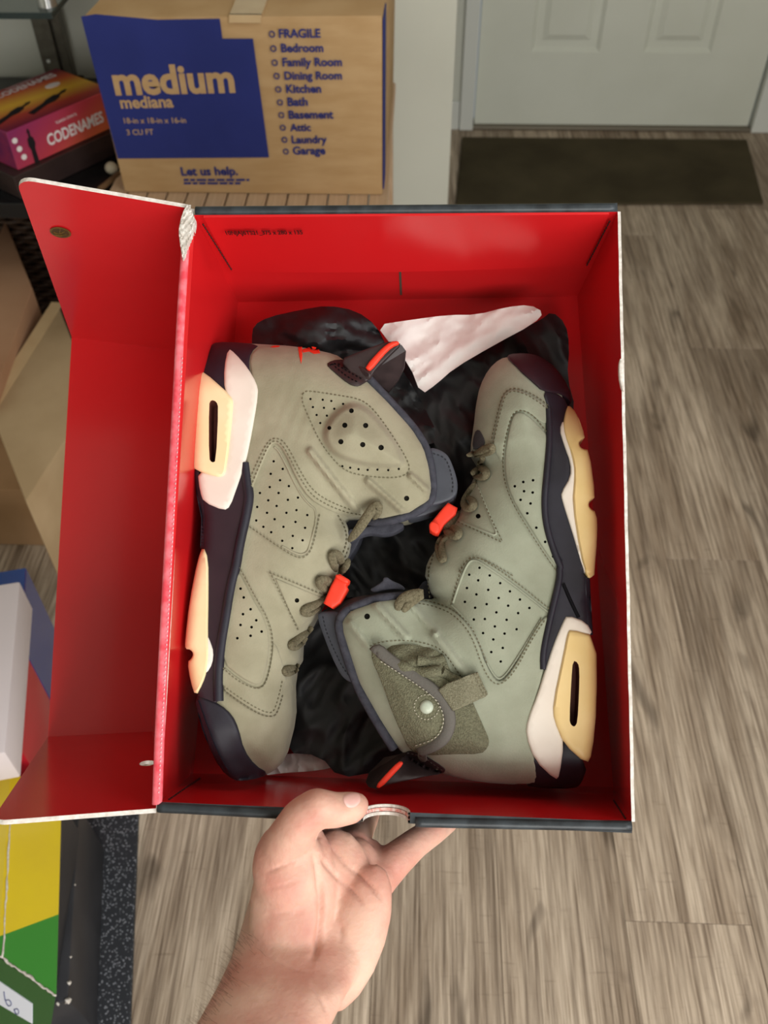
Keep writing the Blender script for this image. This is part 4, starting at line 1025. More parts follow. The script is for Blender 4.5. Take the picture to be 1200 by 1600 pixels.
tissue('crumpled black tissue bunched behind the heel of the ankle pad sneaker', [(393, 530), (396, 508), (420, 495), (470, 484), (512, 477), (556, 485), (588, 508), (606, 545), (650, 610), (690, 690), (640, 700), (520, 620), (420, 600), (395, 560)],
       lambda p: -.108+.030*np.exp(-((p[:, 0]-480)**2/9000+(p[:, 1]-520)**2/2500)), .0050, M_tisk, 3, GT, .75)
tissue('creased black tissue between the two sneakers', [(600, 530), (640, 520), (700, 520), (780, 510), (800, 520), (845, 500), (862, 486), (884, 505), (890, 540), (886, 590), (900, 640), (880, 720), (740, 760), (720, 900), (690, 960), (560, 960), (520, 900), (545, 800), (640, 720), (640, 640)],
       lambda p: -.122+.016*np.exp(-((p[:, 0]-860)**2/3000+(p[:, 1]-530)**2/3000)), .0036, M_tisk, 8, GT, .6)
tissue('smooth folded black tissue beside the canvas pocket sneaker collar', [(455, 1000), (520, 940), (560, 930), (600, 1020), (640, 1120), (660, 1190), (590, 1206), (530, 1216), (500, 1180), (445, 1176), (440, 1100)],
       lambda p: -.118+0*p[:, 0], .0040, M_tisk, 15, GT, .5)
tissue('wrinkled white tissue spread at the far end of the box', [(588, 508), (640, 500), (700, 492), (745, 492), (790, 480), (828, 476), (850, 488), (835, 505), (770, 540), (710, 575), (682, 600), (658, 617), (640, 570), (612, 540)],
       lambda p: -.098-.02*sstep((600-p[:, 1])/120)*0, .0034, M_tisw, 21, GT, .7)
tissue('small white tissue scrap showing by the toe near the hand', [(410, 1212), (432, 1180), (470, 1176), (520, 1180), (528, 1196), (500, 1204), (440, 1208)],
       lambda p: -.130+0*p[:, 0], .0020, M_tisw, 33, GT, 1.5, 4)

# ------------------------------------------------------------------ the hand that holds the box
M_skin = mat('skin', rgb(218, 176, 156), .5, .35, col2=rgb(198, 138, 122), nscale=30, bump=.5, bscale=360, bdist=.0007, sss=.25, detail=6)
M_nail = mat('nail', rgb(232, 182, 172), .3, .5, sss=.15)
M_hair = mat('arm_hair', rgb(86, 64, 48), .6, .2)
zH = zpx(300, 1200, 1200/440)
hv, hf = [], []
def add(V, Fc):
    b = len(hv); hv.extend([np.array(v) for v in V]); hf.extend([tuple(i+b for i in f) for f in Fc])
def ring_loft(rings, n=28):
    """rings: left px, right px, depth left, depth right, half thickness"""
    V, Fc = [], []
    for (l, r, zl, zr, t) in rings:
        A_, B_ = PZ(*l, zl), PZ(*r, zr); c = (A_+B_)/2; a = (B_-A_)/2; nn = nrm(-ray((l[0]+r[0])/2, (l[1]+r[1])/2))
        nn = nrm(nn-a*(nn@a)/(a@a))
        for k in range(n):
            an = 2*math.pi*k/n; ca, sa = math.cos(an), math.sin(an)
            V.append(c-nn*t*.35+a*np.sign(ca)*abs(ca)**.85+nn*t*np.sign(sa)*abs(sa)**.85)
    for i in range(len(rings)-1):
        for k in range(n): Fc.append((i*n+k, i*n+(k+1) % n, (i+1)*n+(k+1) % n, (i+1)*n+k))
    Fc.append(tuple(range(n))[::-1]); Fc.append(tuple((len(rings)-1)*n+k for k in range(n)))
    add(V, Fc)
def sph(c, r, n=14):
    bm = bmesh.new(); bmesh.ops.create_uvsphere(bm, u_segments=n, v_segments=n//2+1, radius=1)
    V = [np.array(c)+np.array(v.co)*r for v in bm.verts]; bm.verts.index_update(); add(V, [[v.index for v in f.verts] for f in bm.faces]); bm.free()
def ell(c, ax, n=16):
    bm = bmesh.new(); bmesh.ops.create_uvsphere(bm, u_segments=n, v_segments=n//2+1, radius=1); ax = np.array(ax)
    V = [np.array(c)+v.co[0]*ax[0]+v.co[1]*ax[1]+v.co[2]*ax[2] for v in bm.verts]; bm.verts.index_update(); add(V, [[v.index for v in f.verts] for f in bm.faces]); bm.free()
def chain(pts, rads):
    """limb through world points: dense balls, tapering"""
    P = np.array(pts); d = np.r_[0, np.cumsum(np.linalg.norm(np.diff(P, axis=0), axis=1))]
    s = np.arange(0, d[-1]+.002, .0028); Q = np.stack([np.interp(s, d, P[:, k]) for k in range(3)], 1); R_ = np.interp(s, d, rads)
    for c, r in zip(Q, R_): sph(c, r, 12)
ring_loft([((190, 1790), (420, 1830), .41, .41, .034), ((250, 1690), (470, 1705), .435, .435, .031), ((311, 1588), (518, 1600), .468, .468, .0275), ((338, 1540), (540, 1556), .482, .482, .025),
           ((358, 1500), (560, 1526), .495, .497, .0225), ((374, 1457), (588, 1480), .510, .515, .0205), ((388, 1410), (600, 1420), .523, .530, .0185), ((402, 1366), (606, 1378), .534, .537, .0165),
           ((420, 1330), (610, 1352), .543, .544, .0145), ((436, 1308), (604, 1330), .553, .553, .0115), ((446, 1298), (590, 1312), .562, .562, .0085)])
hx, hy, hn = CW[:, 0], CW[:, 1], -CW[:, 2]
# thenar and hypothenar pads
c = PZ(*zH((430, 560))[0], .514); ell(c, [hx*.0245+hy*.004, nrm(hy*1.-hx*.12+hn*.35)*.046, hn*.0150])
c = PZ(*zH((410, 420))[0], .513); ell(c, [hx*.021, nrm(hy+hn*.2)*.026, hn*.016])
c = PZ(*zH((690, 720))[0], .516); ell(c, [hx*.0185+hy*.003, nrm(hy-hx*.35+hn*.3)*.042, hn*.0125])
c = PZ(*zH((610, 560))[0], .527); ell(c, [hx*.024, nrm(hy+hn*.3)*.04, hn*.0120])
# pads under the finger roots
for x_, y_ in ((600, 360), (700, 390), (790, 470)):
    c = PZ(*zH((x_, y_))[0], .545); ell(c, [hx*.0125, hy*.013, hn*.0125])
# thumb
chain([PZ(*zH((395, 470))[0], .520), PZ(*zH((405, 335))[0], .512), PZ(*zH((470, 215))[0], .503), PZ(*zH((532, 172))[0], .502)], [.0175, .0150, .0122, .0114])
chain([PZ(*zH((532, 172))[0], .502), PZ(*zH((610, 180))[0], .508), PZ(*zH((678, 170))[0], .515), PZ(*zH((702, 158))[0], .518)], [.0114, .0102, .0094, .0074])
# fingers reach behind the wall of the box
fing = [[(470, 1318, .556), (466, 1298, .586), (476, 1276, .63), (486, 1262, .665)], [(512, 1316, .558), (514, 1298, .590), (520, 1274, .64), (526, 1258, .678)],
        [(552, 1322, .558), (560, 1302, .588), (572, 1280, .63), (580, 1264, .665)]]
for fg, r0 in zip(fing, (.0112, .0112, .0106)):
    chain([PZ(*p) for p in fg], [r0, r0*.95, r0*.85, r0*.72])
chain([PZ(*zH((800, 455))[0], .548), PZ(*zH((868, 392))[0], .555), PZ(*zH((950, 322))[0], .566), PZ(*zH((1030, 266))[0], .580), PZ(700, 1284, .606)], [.0128, .0112, .0096, .0090, .0074])
me = bpy.data.meshes.new('h'); me.from_pydata([tuple(v) for v in hv], [], hf); me.update()
bm = bmesh.new(); bm.from_mesh(me); bmesh.ops.recalc_face_normals(bm, faces=bm.faces[:]); bm.to_mesh(me); bm.free()
ho = bpy.data.objects.new('h', me); COL.objects.link(ho)
md = ho.modifiers.new('r', 'REMESH'); md.mode = 'VOXEL'; md.voxel_size = .0014
ms = ho.modifiers.new('s', 'SMOOTH'); ms.iterations = 14; ms.factor = .5
bpy.context.view_layer.update()
hm = bpy.data.meshes.new_from_object(ho.evaluated_get(bpy.context.evaluated_depsgraph_get()))
bpy.data.objects.remove(ho); bpy.data.meshes.remove(me)
n = len(hm.vertices); a = np.empty(n*3); hm.vertices.foreach_get('co', a); a = a.reshape(-1, 3)
nr = np.empty(n*3); hm.vertices.foreach_get('normal', nr); nr = nr.reshape(-1, 3)
cc = (a-CP)@CW; px = np.stack([600+F*cc[:, 0]/cc[:, 2], 800+F*cc[:, 1]/cc[:, 2]], 1)
front = (nr@(-CW[:, 2])) > .05
zpal = cc[:, 2]
for l, dep, wd, mx in ((zH((520, 345), (545, 470), (552, 640), (528, 790), (500, 830)), .0026, 5.0, 9), (zH((580, 305), (640, 400), (730, 470), (790, 530), (812, 575)), .0018, 3.0, 9), (zH((535, 365), (600, 450), (690, 530), (740, 600)), .0016, 3.0, 9),
                       (zH((300, 450), (420, 405), (520, 352)), .0010, 2.6, 9), (zH((505, 322), (560, 275)), .0020, 3, 9), (zH((505, 905), (560, 1000), (580, 1060)), .0012, 3, 9), (zH((690, 440), (760, 500), (800, 560)), .001, 2.5, 9),
                       (zH((290, 520), (400, 500), (480, 470)), .0003, 2.2, 9), (zH((290, 640), (400, 620), (490, 560)), .0003, 2.2, 9), (zH((240, 740), (360, 830), (500, 880)), .0006, 2.5, 9), (zH((915, 280), (950, 345)), .0008, 2.4, 9),
                       (zH((560, 210), (560, 250), (575, 268)), .0008, 2.4, 9), (zH((540, 120), (545, 150), (535, 180)), .0006, 2, 9), (zH((600, 640), (640, 690), (630, 760)), .0012, 4, 9)):
    lc = chaikin(l, 2, False); d = dist(px, lc); fade = np.clip(np.minimum(np.linalg.norm(px-lc[0], axis=1), np.linalg.norm(px-lc[-1], axis=1))/22, 0, 1)
    a -= nr*(dep*np.exp(-(d/wd)**2)*front*fade)[:, None]
hloc = np.array(PZ(450, 1600, .47))
hm.vertices.foreach_set('co', (a-hloc).ravel()); hm.materials.clear(); hm.materials.append(M_skin); hm.update()
hm.polygons.foreach_set('use_smooth', [True]*len(hm.polygons)); hm.name = 'person_hand'
HAND = bpy.data.objects.new('person_hand', hm); COL.objects.link(HAND); HAND.location = hloc
tag(HAND, 'bare hand and forearm gripping the red shoe box with thumb over its rim', 'hand')
bvh = BVHTree.FromPolygons([Vector(v) for v in a], [tuple(p.vertices) for p in hm.polygons])
def onhand(p):
    d = Vector(ray(*p)).normalized(); h = bvh.ray_cast(Vector(CP), d); return (np.array(h[0]), np.array(h[1])) if h[0] is not None else (None, None)
# thumb nail laid on the thumb's surface
np_ = resample(chaikin(zH((640, 122), (652, 160), (672, 172), (700, 164), (718, 142), (716, 116), (700, 104), (668, 108)), 2), 2, True)
cn = np_.mean(0); V = []; nr_ = 5
ok = True
for k in range(nr_):
    for p in np_:
        q_ = cn+(p-cn)*(1-k/nr_*1.0); h, nn = onhand(q_)
        if h is None: h, nn = onhand(cn)
        V.append(h+nn*(.0002 if k == 0 else .0007))
h, nn = onhand(cn); V.append(h+nn*.0008)
m_ = len(np_); Fc = []
for k in range(nr_-1):
    for i in range(m_): Fc.append((k*m_+i, k*m_+(i+1) % m_, (k+1)*m_+(i+1) % m_, (k+1)*m_+i))
for i in range(m_): Fc.append(((nr_-1)*m_+i, (nr_-1)*m_+(i+1) % m_, nr_*m_))
mk('thumb_nail', V, Fc, M_nail, HAND)
# fine hair on the thumb-side edge of the forearm
V, Fc = [], []
rg = np.random.default_rng(5)
for k in range(170):
    t = rg.uniform(); y_ = 1465+t*150; xl = np.interp(y_, (1457, 1500, 1588, 1620), (374, 357, 312, 295))
    p = (xl+1+abs(rg.normal(0, 18)), y_+rg.uniform(-4, 4)); h, nn = onhand(p)
    if h is None: continue
    dr = -hx*rg.uniform(.4, 1.2)-hy*rg.uniform(.2, 1.0)+nn*.5; L_ = rg.uniform(.004, .011); dr = nrm(dr)*L_
    P = [h, h+dr*.5+nn*.0006, h+dr]
    v, f = tube(P, [.00005, .00004, .00002], 3); b = len(V); V += list(v); Fc += [tuple(i+b for i in ff) for ff in f]
o = mk('arm_hair', V, Fc, M_hair, HAND); o['kind'] = 'stuff'

# ------------------------------------------------------------------ clutter on the left: shelf unit, games, cartons
M_blackshelf = mat('black_shelf', rgb(22, 22, 24), .25, .5)
M_steel = mat('brushed_steel', rgb(120, 116, 106), .4, .5, .7, col2=rgb(104, 100, 90), nscale=60)
M_glass = mat('shelf_glass', rgb(70, 84, 84), .06, .5, trans=.55)
M_rubberblack = mat('rubber_black', rgb(14, 14, 15), .7, .3)
ZS = .56
e = empty('shelf_unit', (-.95, 1.75, 0)); XS = x0-.034
tag(e, 'black shelf unit with glass top shelf and steel posts by the wall', 'shelf')
bm_obj('shelf', boxm((-1.45, 1.47, ZS-.03), (XS, 2.03, ZS), .002), M_blackshelf, e)
bm_obj('shelf', boxm((-1.45, 1.70, .06), (XS, 2.03, .09), .002), M_blackshelf, e)
g0 = onz(80, 20, .85)
bm_obj('glass_shelf', boxm((-1.45, g0[1], .84), (g0[0], 2.03, .85), .001), M_glass, e)
pb = ony(92, 100, 1.99)
for xx in (pb[0]-.026, -1.4):
    p_ = bm_obj('post', boxm((xx, 1.965, ZS+.012), (xx+.036, 2.0, .839), .002), M_steel, e)
    bm_obj('post_edge', boxm((xx+.0365, 1.975, ZS+.012), (xx+.056, 2.005, .839), .002), M_steel, p_)
    bm_obj('screw', boxm((xx+.012, 1.960, ZS+.055), (xx+.020, 1.966, ZS+.063), .003), M_trim, p_)
    bm_obj('foot', boxm((xx-.008, 1.95, ZS), (xx+.066, 2.015, ZS+.012), .002), M_rubberblack, p_)
    bm_obj('lower_post', boxm((xx, 1.965, 0), (xx+.056, 2.0, ZS-.0305), .002), M_steel, e)
cp_ = onz(82, 6, .862); bm = bmesh.new(); bmesh.ops.create_cone(bm, cap_ends=True, segments=20, radius1=.016, radius2=.013, depth=.022, matrix=Matrix.Translation((cp_[0]-.02, cp_[1]+.03, .8612)))
bm_obj('shelf_clamp', bm, mat('chrome', rgb(190, 190, 190), .2, .5, .9), e, True, 40)

# the board game box on top of a dark game box
def prism(name, corner, d1, d2, z0, z1, m_, parent, bev=.0015):
    c = np.array(corner); b = [c, c+d1, c+d1+d2, c+d2]
    return bm_obj(name, hexa([(p[0], p[1], z0) for p in b]+[(p[0], p[1], z1) for p in b], bev), m_, parent)
zg = ZS+.045; zgt = zg+.068
Nn, Rr, Bb = onz(10, 207, zgt), onz(159, 144, zgt), onz(75, 112, zgt)
d1 = nrm(np.r_[(Rr-Nn)[:2], 0]); d2 = np.array([-d1[1], d1[0], 0]); L1, L2 = .232, .16
e = empty('dark_game_box', (*(Nn+d1*.12+d2*.1)[:2], ZS)); tag(e, 'dark brown flat game box under the red and orange game box', 'game box')
M_dkbox = mat('dark_box', rgb(44, 33, 32), .35, .5, col2=rgb(56, 42, 40), nscale=20)
prism('lid', (Nn+d1*-.02+d2*-.012)[:2].tolist()+[0], d1*.285, d2*.2, ZS+.016, zg-.001, M_dkbox, e)
prism('tray', (Nn+d1*-.017+d2*-.009)[:2].tolist()+[0], d1*.279, d2*.194, ZS+.0005, ZS+.0158, M_dkbox, e)
e = empty('board_game_box', (*(Nn+d1*.115+d2*.08)[:2], zg)); GB = e
tag(e, 'red and orange board game box with black agent figures on its lid', 'game box')
def grad(name, stops, axis, lo, hi):
    M = bpy.data.materials.new(name); M.use_nodes = True; nt = M.node_tree; b = nt.nodes['Principled BSDF']; b.inputs['Roughness'].default_value = .35
    tc = nt.nodes.new('ShaderNodeTexCoord'); dt = nt.nodes.new('ShaderNodeVectorMath'); dt.operation = 'DOT_PRODUCT'; dt.inputs[1].default_value = tuple(axis)
    mr = nt.nodes.new('ShaderNodeMapRange'); mr.inputs[1].default_value = lo; mr.inputs[2].default_value = hi
    r = nt.nodes.new('ShaderNodeValToRGB'); nt.links.new(tc.outputs['Object'], dt.inputs[0]); nt.links.new(dt.outputs['Value'], mr.inputs[0]); nt.links.new(mr.outputs[0], r.inputs[0]); nt.links.new(r.outputs[0], b.inputs['Base Color'])
    cr = r.color_ramp; cr.elements[0].position, cr.elements[0].color = stops[0]; cr.elements[1].position, cr.elements[1].color = stops[-1]
    for p, c_ in stops[1:-1]: el = cr.elements.new(p); el.color = c_
    return M
G_side = grad('game_side_print', [(0, rgb(222, 112, 66)), (.45, rgb(196, 66, 78)), (1, rgb(138, 44, 96))], (d1*-.35+np.array([0, 0, .6])), -.03, .075)
G_top = grad('game_lid_print', [(0, rgb(120, 26, 56)), (.22, rgb(190, 66, 50)), (.5, rgb(240, 190, 60)), (.78, rgb(214, 92, 52)), (1, rgb(120, 28, 50))], d2+d1*.15, -.085, .085)
prism('lid', Nn[:2].tolist()+[0], d1*L1, d2*L2, zg+.0, zgt-.0006, G_side, e)
prism('lid_print', (Nn+d1*.0015+d2*.0015)[:2].tolist()+[0], d1*(L1-.003), d2*(L2-.003), zgt-.0016, zgt, G_top, e, 0)
prism('end_print', (Nn-d1*.0004+d2*.002)[:2].tolist()+[0], d1*.0008, d2*(L2-.004), zg+.002, zgt-.002, mat('game_end_print', rgb(104, 32, 84), .4, col2=rgb(150, 44, 80), nscale=30), e, 0)
M_pw = mat('print_white', rgb(236, 226, 226), .5); M_pb = mat('print_dark', rgb(24, 20, 26), .5)
up3 = np.array([0, 0, 1.])
sd = lambda s, h: np.array([*(Nn+d1*s-d2*.0008)[:2], zg+h])
lettering('title_lettering', 'CODENAMES', sd(.072, .018), d1, up3, .128, M_pw, e, .03, 0, .020)
lettering('author_lettering', 'VLAADA CHVATIL', sd(.098, .048), d1, up3, .048, M_pw, e, .01, 0, .005)
tpw = lambda s, t: np.array([*(Nn+d1*s+d2*t)[:2], zgt+.0006])
lettering('lid_lettering', 'CODENAMES', tpw(.075, .128), d1, d2, .135, M_pw, e, .03, 0, .018)
lettering('lid_author_lettering', 'VLAADA CHVATIL', tpw(.11, .150), d1, d2, .06, M_pw, e, .01, 0, .005)
def fig(o_, ex, ey, pts, m_, name='agent_figure', parent=None):
    P = [o_+ex*a+ey*b for a, b in pts]; nn = nrm(np.cross(ex, ey)); n_ = len(P)
    V = [p+nn*.0003 for p in P]+[p-nn*.0003 for p in P]
    return mk(name, V, [tuple(range(n_)), tuple(range(2*n_-1, n_-1, -1))]+[(i, n_+i, n_+(i+1) % n_, (i+1) % n_) for i in range(n_)], m_, parent or GB, None, False)
body = [(-.35, -1), (.35, -1), (.30, -.2), (.55, .1), (.42, .45), (.15, .55), (.16, .80), (.30, .82), (.12, .88), (.10, 1.0), (-.12, 1.0), (-.14, .88), (-.3, .82), (-.14, .80), (-.14, .55), (-.42, .45), (-.5, .05), (-.30, -.2)]
fig(sd(.040, .030), d1*.014, up3*.030, body, M_pb)
for s, t, sc in ((.055, .055, 1.), (.125, .045, 1.1)):
    fig(tpw(s, t), d2*-.016*sc+d1*.004, d1*.048*sc+d2*.016*sc, body, M_pb)
for s, t in ((.045, .108), (.175, .098)):
    fig(tpw(s, t), d1*.016, d2*.009, circ((0, 0), 1, 16), M_pw, 'speech_mark')
for k in range(3): fig(sd(.010+.004*k, .050-.016*k), d1*.0055, up3*.005, circ((0, 0), 1, 10), M_pw, 'side_mark')
# small pale ball and a stick on the black shelf
cb_ = onz(174, 262, ZS+.012); bm = bmesh.new(); bmesh.ops.create_uvsphere(bm, u_segments=20, v_segments=14, radius=.0115)
for v in bm.verts: v.co = Vector((v.co.x*1.05, v.co.y, v.co.z*.96+.0115)); v.co += Vector((cb_[0], cb_[1], ZS))
o = bm_obj('pale_ball', bm, mat('pale_plastic', rgb(196, 186, 164), .5), None, True); centre(o); tag(o, 'small round pale ball on the black shelf', 'ball')
a_, b_ = onz(156, 296, ZS+.006), onz(186, 272, ZS+.006)
o = tubeobj('wooden_stick', [a_, (a_+b_)/2, b_], .0055, mat('stick_wood', rgb(120, 88, 58), .6, col2=rgb(96, 70, 46), nscale=80), None, 10); centre(o); tag(o, 'short brown wooden stick lying on the black shelf', 'stick')

# wicker basket under the shelf
e = empty('wicker_basket', (-.85, 1.72, .0905)); tag(e, 'dark brown woven wicker basket under the black shelf', 'basket')
M_wick = mat('wicker', rgb(70, 50, 36), .6, .4, col2=rgb(44, 31, 23), nscale=120)
bx0, bx1, by0, by1, bz0, bz1 = -1.10, x0-.075, 1.72, 1.955, .092, .50
bm_obj('liner', boxm((bx0+.012, by0+.012, bz0), (bx1-.012, by1-.012, bz1-.06), .01), mat('basket_inside', rgb(26, 19, 15), .9), e)
row = 0; z = bz0+.008
while z < bz1-.012:
    pts = []
    per = [(bx0, by0), (bx1, by0), (bx1, by1), (bx0, by1)]
    L_ = resample(np.array(per), .0115, True)
    for i, p in enumerate(L_):
        c = np.array([(bx0+bx1)/2, (by0+by1)/2]); d = np.clip((p-c)*1e3, -1, 1); onx = abs(p[0]-bx0) < 1e-6 or abs(p[0]-bx1) < 1e-6
        wv = .0045*math.cos((i/2+row)*math.pi)
        pts.append((p[0]+(np.sign(p[0]-c[0])*wv if onx else 0), p[1]+(0 if onx else np.sign(p[1]-c[1])*wv), z))
    pts.append(pts[0])
    V, Fc = tube(pts, .0058, 6, 1., (0, 0, 1)); mk('woven_strand', V, Fc, M_wick, e)
    z += .0118; row += 1
for zz in (bz1-.006,):
    V, Fc = tube([(*p, zz) for p in resample(np.array([(bx0, by0), (bx1, by0), (bx1, by1), (bx0, by1)]), .03, True)]+[(bx0, by0, zz)], .011, 8, 1., (0, 0, 1)); mk('rim', V, Fc, M_wick, e)
# plain cartons
def carton(label, quad, z0, z1, m_, tape=None, rim_=None):
    e = empty('carton', (*np.mean([q_[:2] for q_ in quad], 0), z0)); tag(e, label, 'box', 'plain cartons on the floor')
    bm_obj('body', hexa([(q_[0], q_[1], z0) for q_ in quad]+[(q_[0], q_[1], z1) for q_ in quad], .004), m_, e, True, 40)
    if tape is not None:
        a_, b_, wd = tape; t = nrm((b_-a_)*[1, 1, 0]); n_ = np.array([-t[1], t[0], 0])*wd/2
        bm_obj('tape', hexa([(*(p+s*n_)[:2], z1-.0005) for p, s in ((a_, 1), (a_, -1), (b_, -1), (b_, 1))]+[(*(p+s*n_)[:2], z1+.0008) for p, s in ((a_, 1), (a_, -1), (b_, -1), (b_, 1))]), M_tape, e)
    return e
z3, z2 = .16, .36
A_, B_, C_, D_ = [onz(*p, z2) for p in ((88, 468), (146, 618), (40, 784), (-18, 634))]
fy = onz(50, 853, 0)[1]; xa, xb = onz(-25, 853, 0)[0], onz(150, 853, 0)[0]
carton('brown carton flat on the floor under the tilted pale carton', [(xa, fy), (xb, fy), (xb, fy+.36), (xa, fy+.36)], .0005, z3, M_kraft3)
ed = nrm((D_-A_)*[1, 1, 0]); edp = nrm((B_-A_)*[1, 1, 0])
carton('pale tan carton set at an angle on top of the brown carton', [A_, B_, C_, D_], z3+.0005, z2, M_kraft2, (A_+edp*.012, D_+edp*.012, .024))
E_ = onz(58, 470, .385); G1, H1 = onz(0, 325, .385), onz(0, 590, .385)
E_ = E_-edp*.048
dg, dh = nrm((G1-E_)*[1, 1, 0]), nrm((H1-E_)*[1, 1, 0])
e = carton('reddish tan carton on the brown carton, between the basket and the pale carton', [E_, E_+dg*.29, E_+dg*.29+dh*.34, E_+dh*.34], z3+.0005, .385, mat('kraft_red', rgb(178, 138, 108), .8, .2, col2=rgb(164, 122, 92), nscale=6))

# white box on the blue and red box
zr = .30
a_, b_ = onz(40, 888, zr), onz(20, 1200, zr); t = nrm((a_-b_)*[1, 1, 0]); lf = np.array([-t[1], t[0], 0]); b_ = a_-t*.295
e = empty('blue_red_box', (*((a_+b_)/2+lf*.12)[:2], 0)); tag(e, 'glossy box printed blue and red standing under the white box', 'box')
M_gred = mat('gloss_red', rgb(186, 32, 44), .2, .5, coat=.4); M_gblue = mat('gloss_blue', rgb(20, 62, 140), .2, .5, coat=.4)
hexq = lambda c4, z0, z1, bev=.002: hexa([(p[0], p[1], z0) for p in c4]+[(p[0], p[1], z1) for p in c4], bev)
bm_obj('body', hexq([b_, a_, a_+lf*.24, b_+lf*.24], .0005, zr), M_gred, e, True, 40)
mid_ = b_+(a_-b_)*.52; r_ = -lf*.0008
bm_obj('blue_print', hexq([mid_+r_, a_+r_, a_+lf*.004, mid_+lf*.004], .002, zr-.002, 0), M_gblue, e)
bm_obj('blue_print', hexq([mid_, a_, a_+lf*.236, mid_+lf*.236], zr-.001, zr+.0008, 0), M_gblue, e)
bm_obj('blue_print', hexq([a_-t*.001, a_+t*.001, a_+t*.001+lf*.236, a_-t*.001+lf*.236], .002, zr-.002, 0), M_gblue, e)
zw = .365
a2, b2 = onz(31, 908, zw), onz(5, 1207, zw); f2 = onz(0, 855, zw); t2 = nrm((a2-b2)*[1, 1, 0]); l2 = np.array([-t2[1], t2[0], 0]); b2 = a2-t2*.27
o = bm_obj('white_box', hexq([b2, a2, a2+l2*.20, b2+l2*.20], zr+.001, zw, .003), mat('white_card', rgb(226, 214, 218), .55, .3), None, True, 40); centre(o)
tag(o, 'plain pinkish white box lying on the blue and red box', 'box')

# rubber mat, black box and yellow-green box near the viewer
M_speck = bpy.data.materials.new('speckled_rubber'); M_speck.use_nodes = True; nt = M_speck.node_tree; b = nt.nodes['Principled BSDF']; b.inputs['Roughness'].default_value = .8
tcn = nt.nodes.new('ShaderNodeTexCoord'); vo = nt.nodes.new('ShaderNodeTexVoronoi'); vo.inputs['Scale'].default_value = 260; rr_ = nt.nodes.new('ShaderNodeValToRGB')
nt.links.new(tcn.outputs['Object'], vo.inputs['Vector']); nt.links.new(vo.outputs['Distance'], rr_.inputs[0]); nt.links.new(rr_.outputs[0], b.inputs['Base Color'])
rr_.color_ramp.elements[0].position = .16; rr_.color_ramp.elements[0].color = rgb(150, 152, 160); rr_.color_ramp.elements[1].position = .34; rr_.color_ramp.elements[1].color = rgb(40, 42, 48)
zm_ = .012
p1, p2 = onz(216, 1262, zm_), onz(212, 1640, zm_)
o = bm_obj('rubber_mat', hexa([(-.50, p2[1]-.05, .0005), (p2[0], p2[1]-.05, .0005), (p1[0], p1[1], .0005), (-.50, p1[1], .0005), (-.50, p2[1]-.05, zm_), (p2[0], p2[1]-.05, zm_), (p1[0], p1[1], zm_), (-.50, p1[1], zm_)], .002), M_speck); centre(o)
tag(o, 'speckled black rubber mat on the floor under the black box', 'mat')
zk = .16
k1, k2, k3 = onz(124, 1262, zk), onz(106, 1563, zk), onz(0, 1597, zk)
tk = nrm((k1-k2)*[1, 1, 0]); lk_ = nrm((k3-k2)*[1, 1, 0]); k1 = onz(124, 1258, zk)
o = empty('black_box', (*((k1+k2)/2+lk_*.15)[:2], zm_)); tag(o, 'black cardboard box with scuffed corner under the yellow and green box', 'box')
M_kk = mat('black_box_card', rgb(48, 48, 52), .45, .5, col2=rgb(58, 58, 62), nscale=14)
bm_obj('body', hexq([k2, k1, k1+lk_*.30, k2+lk_*.30], zm_+.0005, zk, .002), M_kk, o, True, 40)
nk = nrm(np.cross(tk, lk_)); 
for s_, t_, q_ in ((0, .0, .010), (.012, .0, .006), (.0, .020, .007), (-.0, .05, .004), (0, .14, .003)):
    P = k2+tk*t_+lk_*s_; bmx = bmesh.new(); bmesh.ops.create_icosphere(bmx, subdivisions=2, radius=1)
    for v in bmx.verts: kx = 1+.4*math.sin(v.co.x*6+v.co.y*9+s_*99); v.co = Vector((P[0], P[1], zk-.001))+v.co*kx*q_*.35
    bm_obj('scuff', bmx, M_whitepaper, o, True)
for j in range(4):
    P = k2+lk_*(.03+.022*j)-tk*.0006; q1 = np.array([P[0], P[1], zk-.022-.006*(j % 2)])
    tubeobj('red_mark', [q1, q1+lk_*.010+up3*.002, q1+lk_*.022], .0012, mat('red_mark', rgb(150, 40, 42), .5), o, 5)
zy = .255
y1_, y2_, y3_ = onz(96, 1262, zy), onz(88, 1556, zy), onz(4, 1497, zy)
ty = nrm((y1_-y2_)*[1, 1, 0]); ly = nrm((y3_-y2_)*[1, 1, 0]); y1_ = onz(96, 1252, zy)
o = empty('yellow_green_box', (*((y1_+y2_)/2+ly*.1)[:2], zk)); YG = o
tag(o, 'glossy yellow and green box with a white label on the black box', 'box')
M_yel = mat('gloss_yellow', rgb(232, 204, 34), .25, .5, col2=rgb(222, 192, 44), nscale=7, coat=.3); M_grn = mat('gloss_green', rgb(62, 140, 52), .25, .5, coat=.3); M_dgr = mat('gloss_green_dark', rgb(46, 92, 44), .25, .5, coat=.3)
w_ = .11
nf = -nrm(np.cross(ly, up3)); nf = nf if nf@(-ty) > 0 else -nf
SLP = .055
b4 = [y2_+nf*SLP, y1_, y1_+ly*w_, y2_+ly*w_+nf*SLP]
bm_obj('body', hexa([(p[0], p[1], zk+.001) for p in b4]+[(p[0], p[1], zy) for p in (y2_, y1_, y1_+ly*w_, y2_+ly*w_)], .0012), M_kk, o, True, 40)
slo = lambda s, k: y2_+ly*s+nf*SLP*k+up3*((zk+.001-zy)*k)
nsl = nrm(np.cross(ly, slo(0, 1)-y2_)); nsl = nsl if nsl[2] > 0 else -nsl
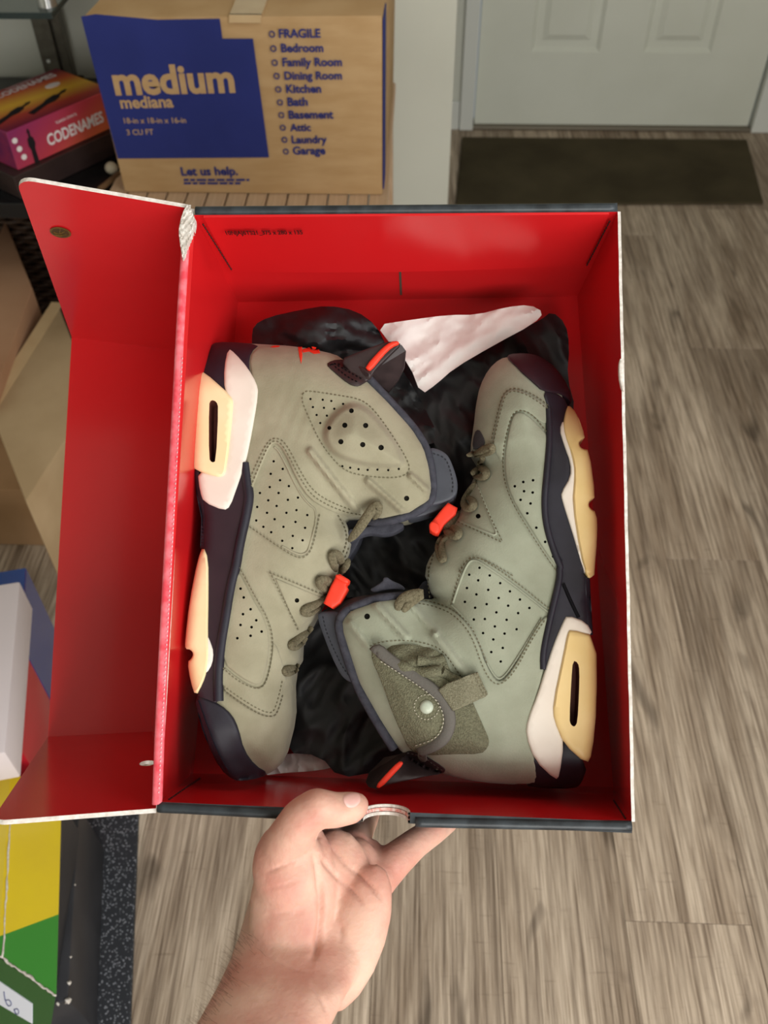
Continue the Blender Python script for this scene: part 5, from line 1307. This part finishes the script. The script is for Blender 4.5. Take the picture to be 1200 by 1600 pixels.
bm_obj('green_end_print', slab([slo(.001, .02)+nsl*.0006, slo(w_, .02)+nsl*.0006, slo(w_, .99)+nsl*.0006, slo(.001, .99)+nsl*.0006], nsl, .0008), M_dgr, o)
gA, gB_ = onz(95, 1428, zy), onz(6, 1489, zy)
def topq(name, pts, m_, z0=zy-.0006, z1=zy+.0006): return bm_obj(name, hexa([(p[0], p[1], z0) for p in pts]+[(p[0], p[1], z1) for p in pts]), m_, YG)
sA = (gA-y2_)@ty
ea = y2_+ty*sA
topq('yellow_print', [ea, y1_, y1_+ly*w_, y2_+ly*w_+ty*max(.004, sA-.10)], M_yel)
topq('green_print', [y2_, ea, y2_+ly*w_+ty*max(.004, sA-.10), y2_+ly*w_], M_grn, zy-.0006, zy+.0004)
fold = [onz(45, 1262, zy+.0008), onz(41, 1515, zy+.0008)]
crs = [onz(16, 1285, zy+.001), onz(4, 1497, zy+.001)]
for nm, (p, q_), rr in (('worn_edge', crs, .0010), ('worn_edge', (y2_+up3*.0004, y2_+ly*.10+up3*.0004), .0013)):
    pts = np.array([p+(q_-p)*s for s in np.linspace(0, 1, 30)])+RNG.normal(0, .0004, (30, 3))
    V, Fc = tube(pts, rr*(.5+RNG.random(30)), 5); mk(nm, V, Fc, M_whitepaper, o)
M_ytp = mat('yellow_tape', rgb(220, 194, 66), .12, .5)
e1, e2 = (lambda x_: y2_+ty*0+((onz(x_, 1400, zy)-y2_)@ly)*ly), None
for xa_, xb_ in ((44, 70),):
    la, lb2 = (onz(xb_, 1400, zy)-y2_)@ly, (onz(xa_, 1400, zy)-y2_)@ly
    sl = (max(.004, sA-.10)-sA)/w_
    topq('clear_tape', [y2_+ly*la+ty*(sA+sl*la+.001), y1_+ly*la-ty*.002, y1_+ly*lb2-ty*.002, y2_+ly*lb2+ty*(sA+sl*lb2+.001)], M_ytp, zy+.0004, zy+.0010)
    topq('clear_tape', [y2_+ly*la+ty*.006, y2_+ly*la+ty*(sA+sl*la+.001), y2_+ly*lb2+ty*(sA+sl*lb2+.001), y2_+ly*lb2+ty*.006], mat('green_tape', rgb(74, 148, 66), .12, .5), zy+.0004, zy+.0010)
# label with handwriting on the sloping end
P4 = [slo(.030, .30), slo(.16, .34), slo(.16, .72), slo(.026, .56)]
bm_obj('paper_label', slab([p+nsl*.0014 for p in P4], nsl, .0008), mat('label_white', rgb(222, 224, 236), .6), o)
for pts in (((.068, .50), (.062, .45), (.058, .50), (.063, .56), (.069, .50), (.072, .40)), ((.054, .54), (.049, .49), (.046, .54), (.050, .59), (.054, .54))):
    tubeobj('pen_mark', [slo(s_, k_)+nsl*.0017 for s_, k_ in pts], .0005, mat('pen_ink', rgb(30, 40, 110), .5), o, 5)
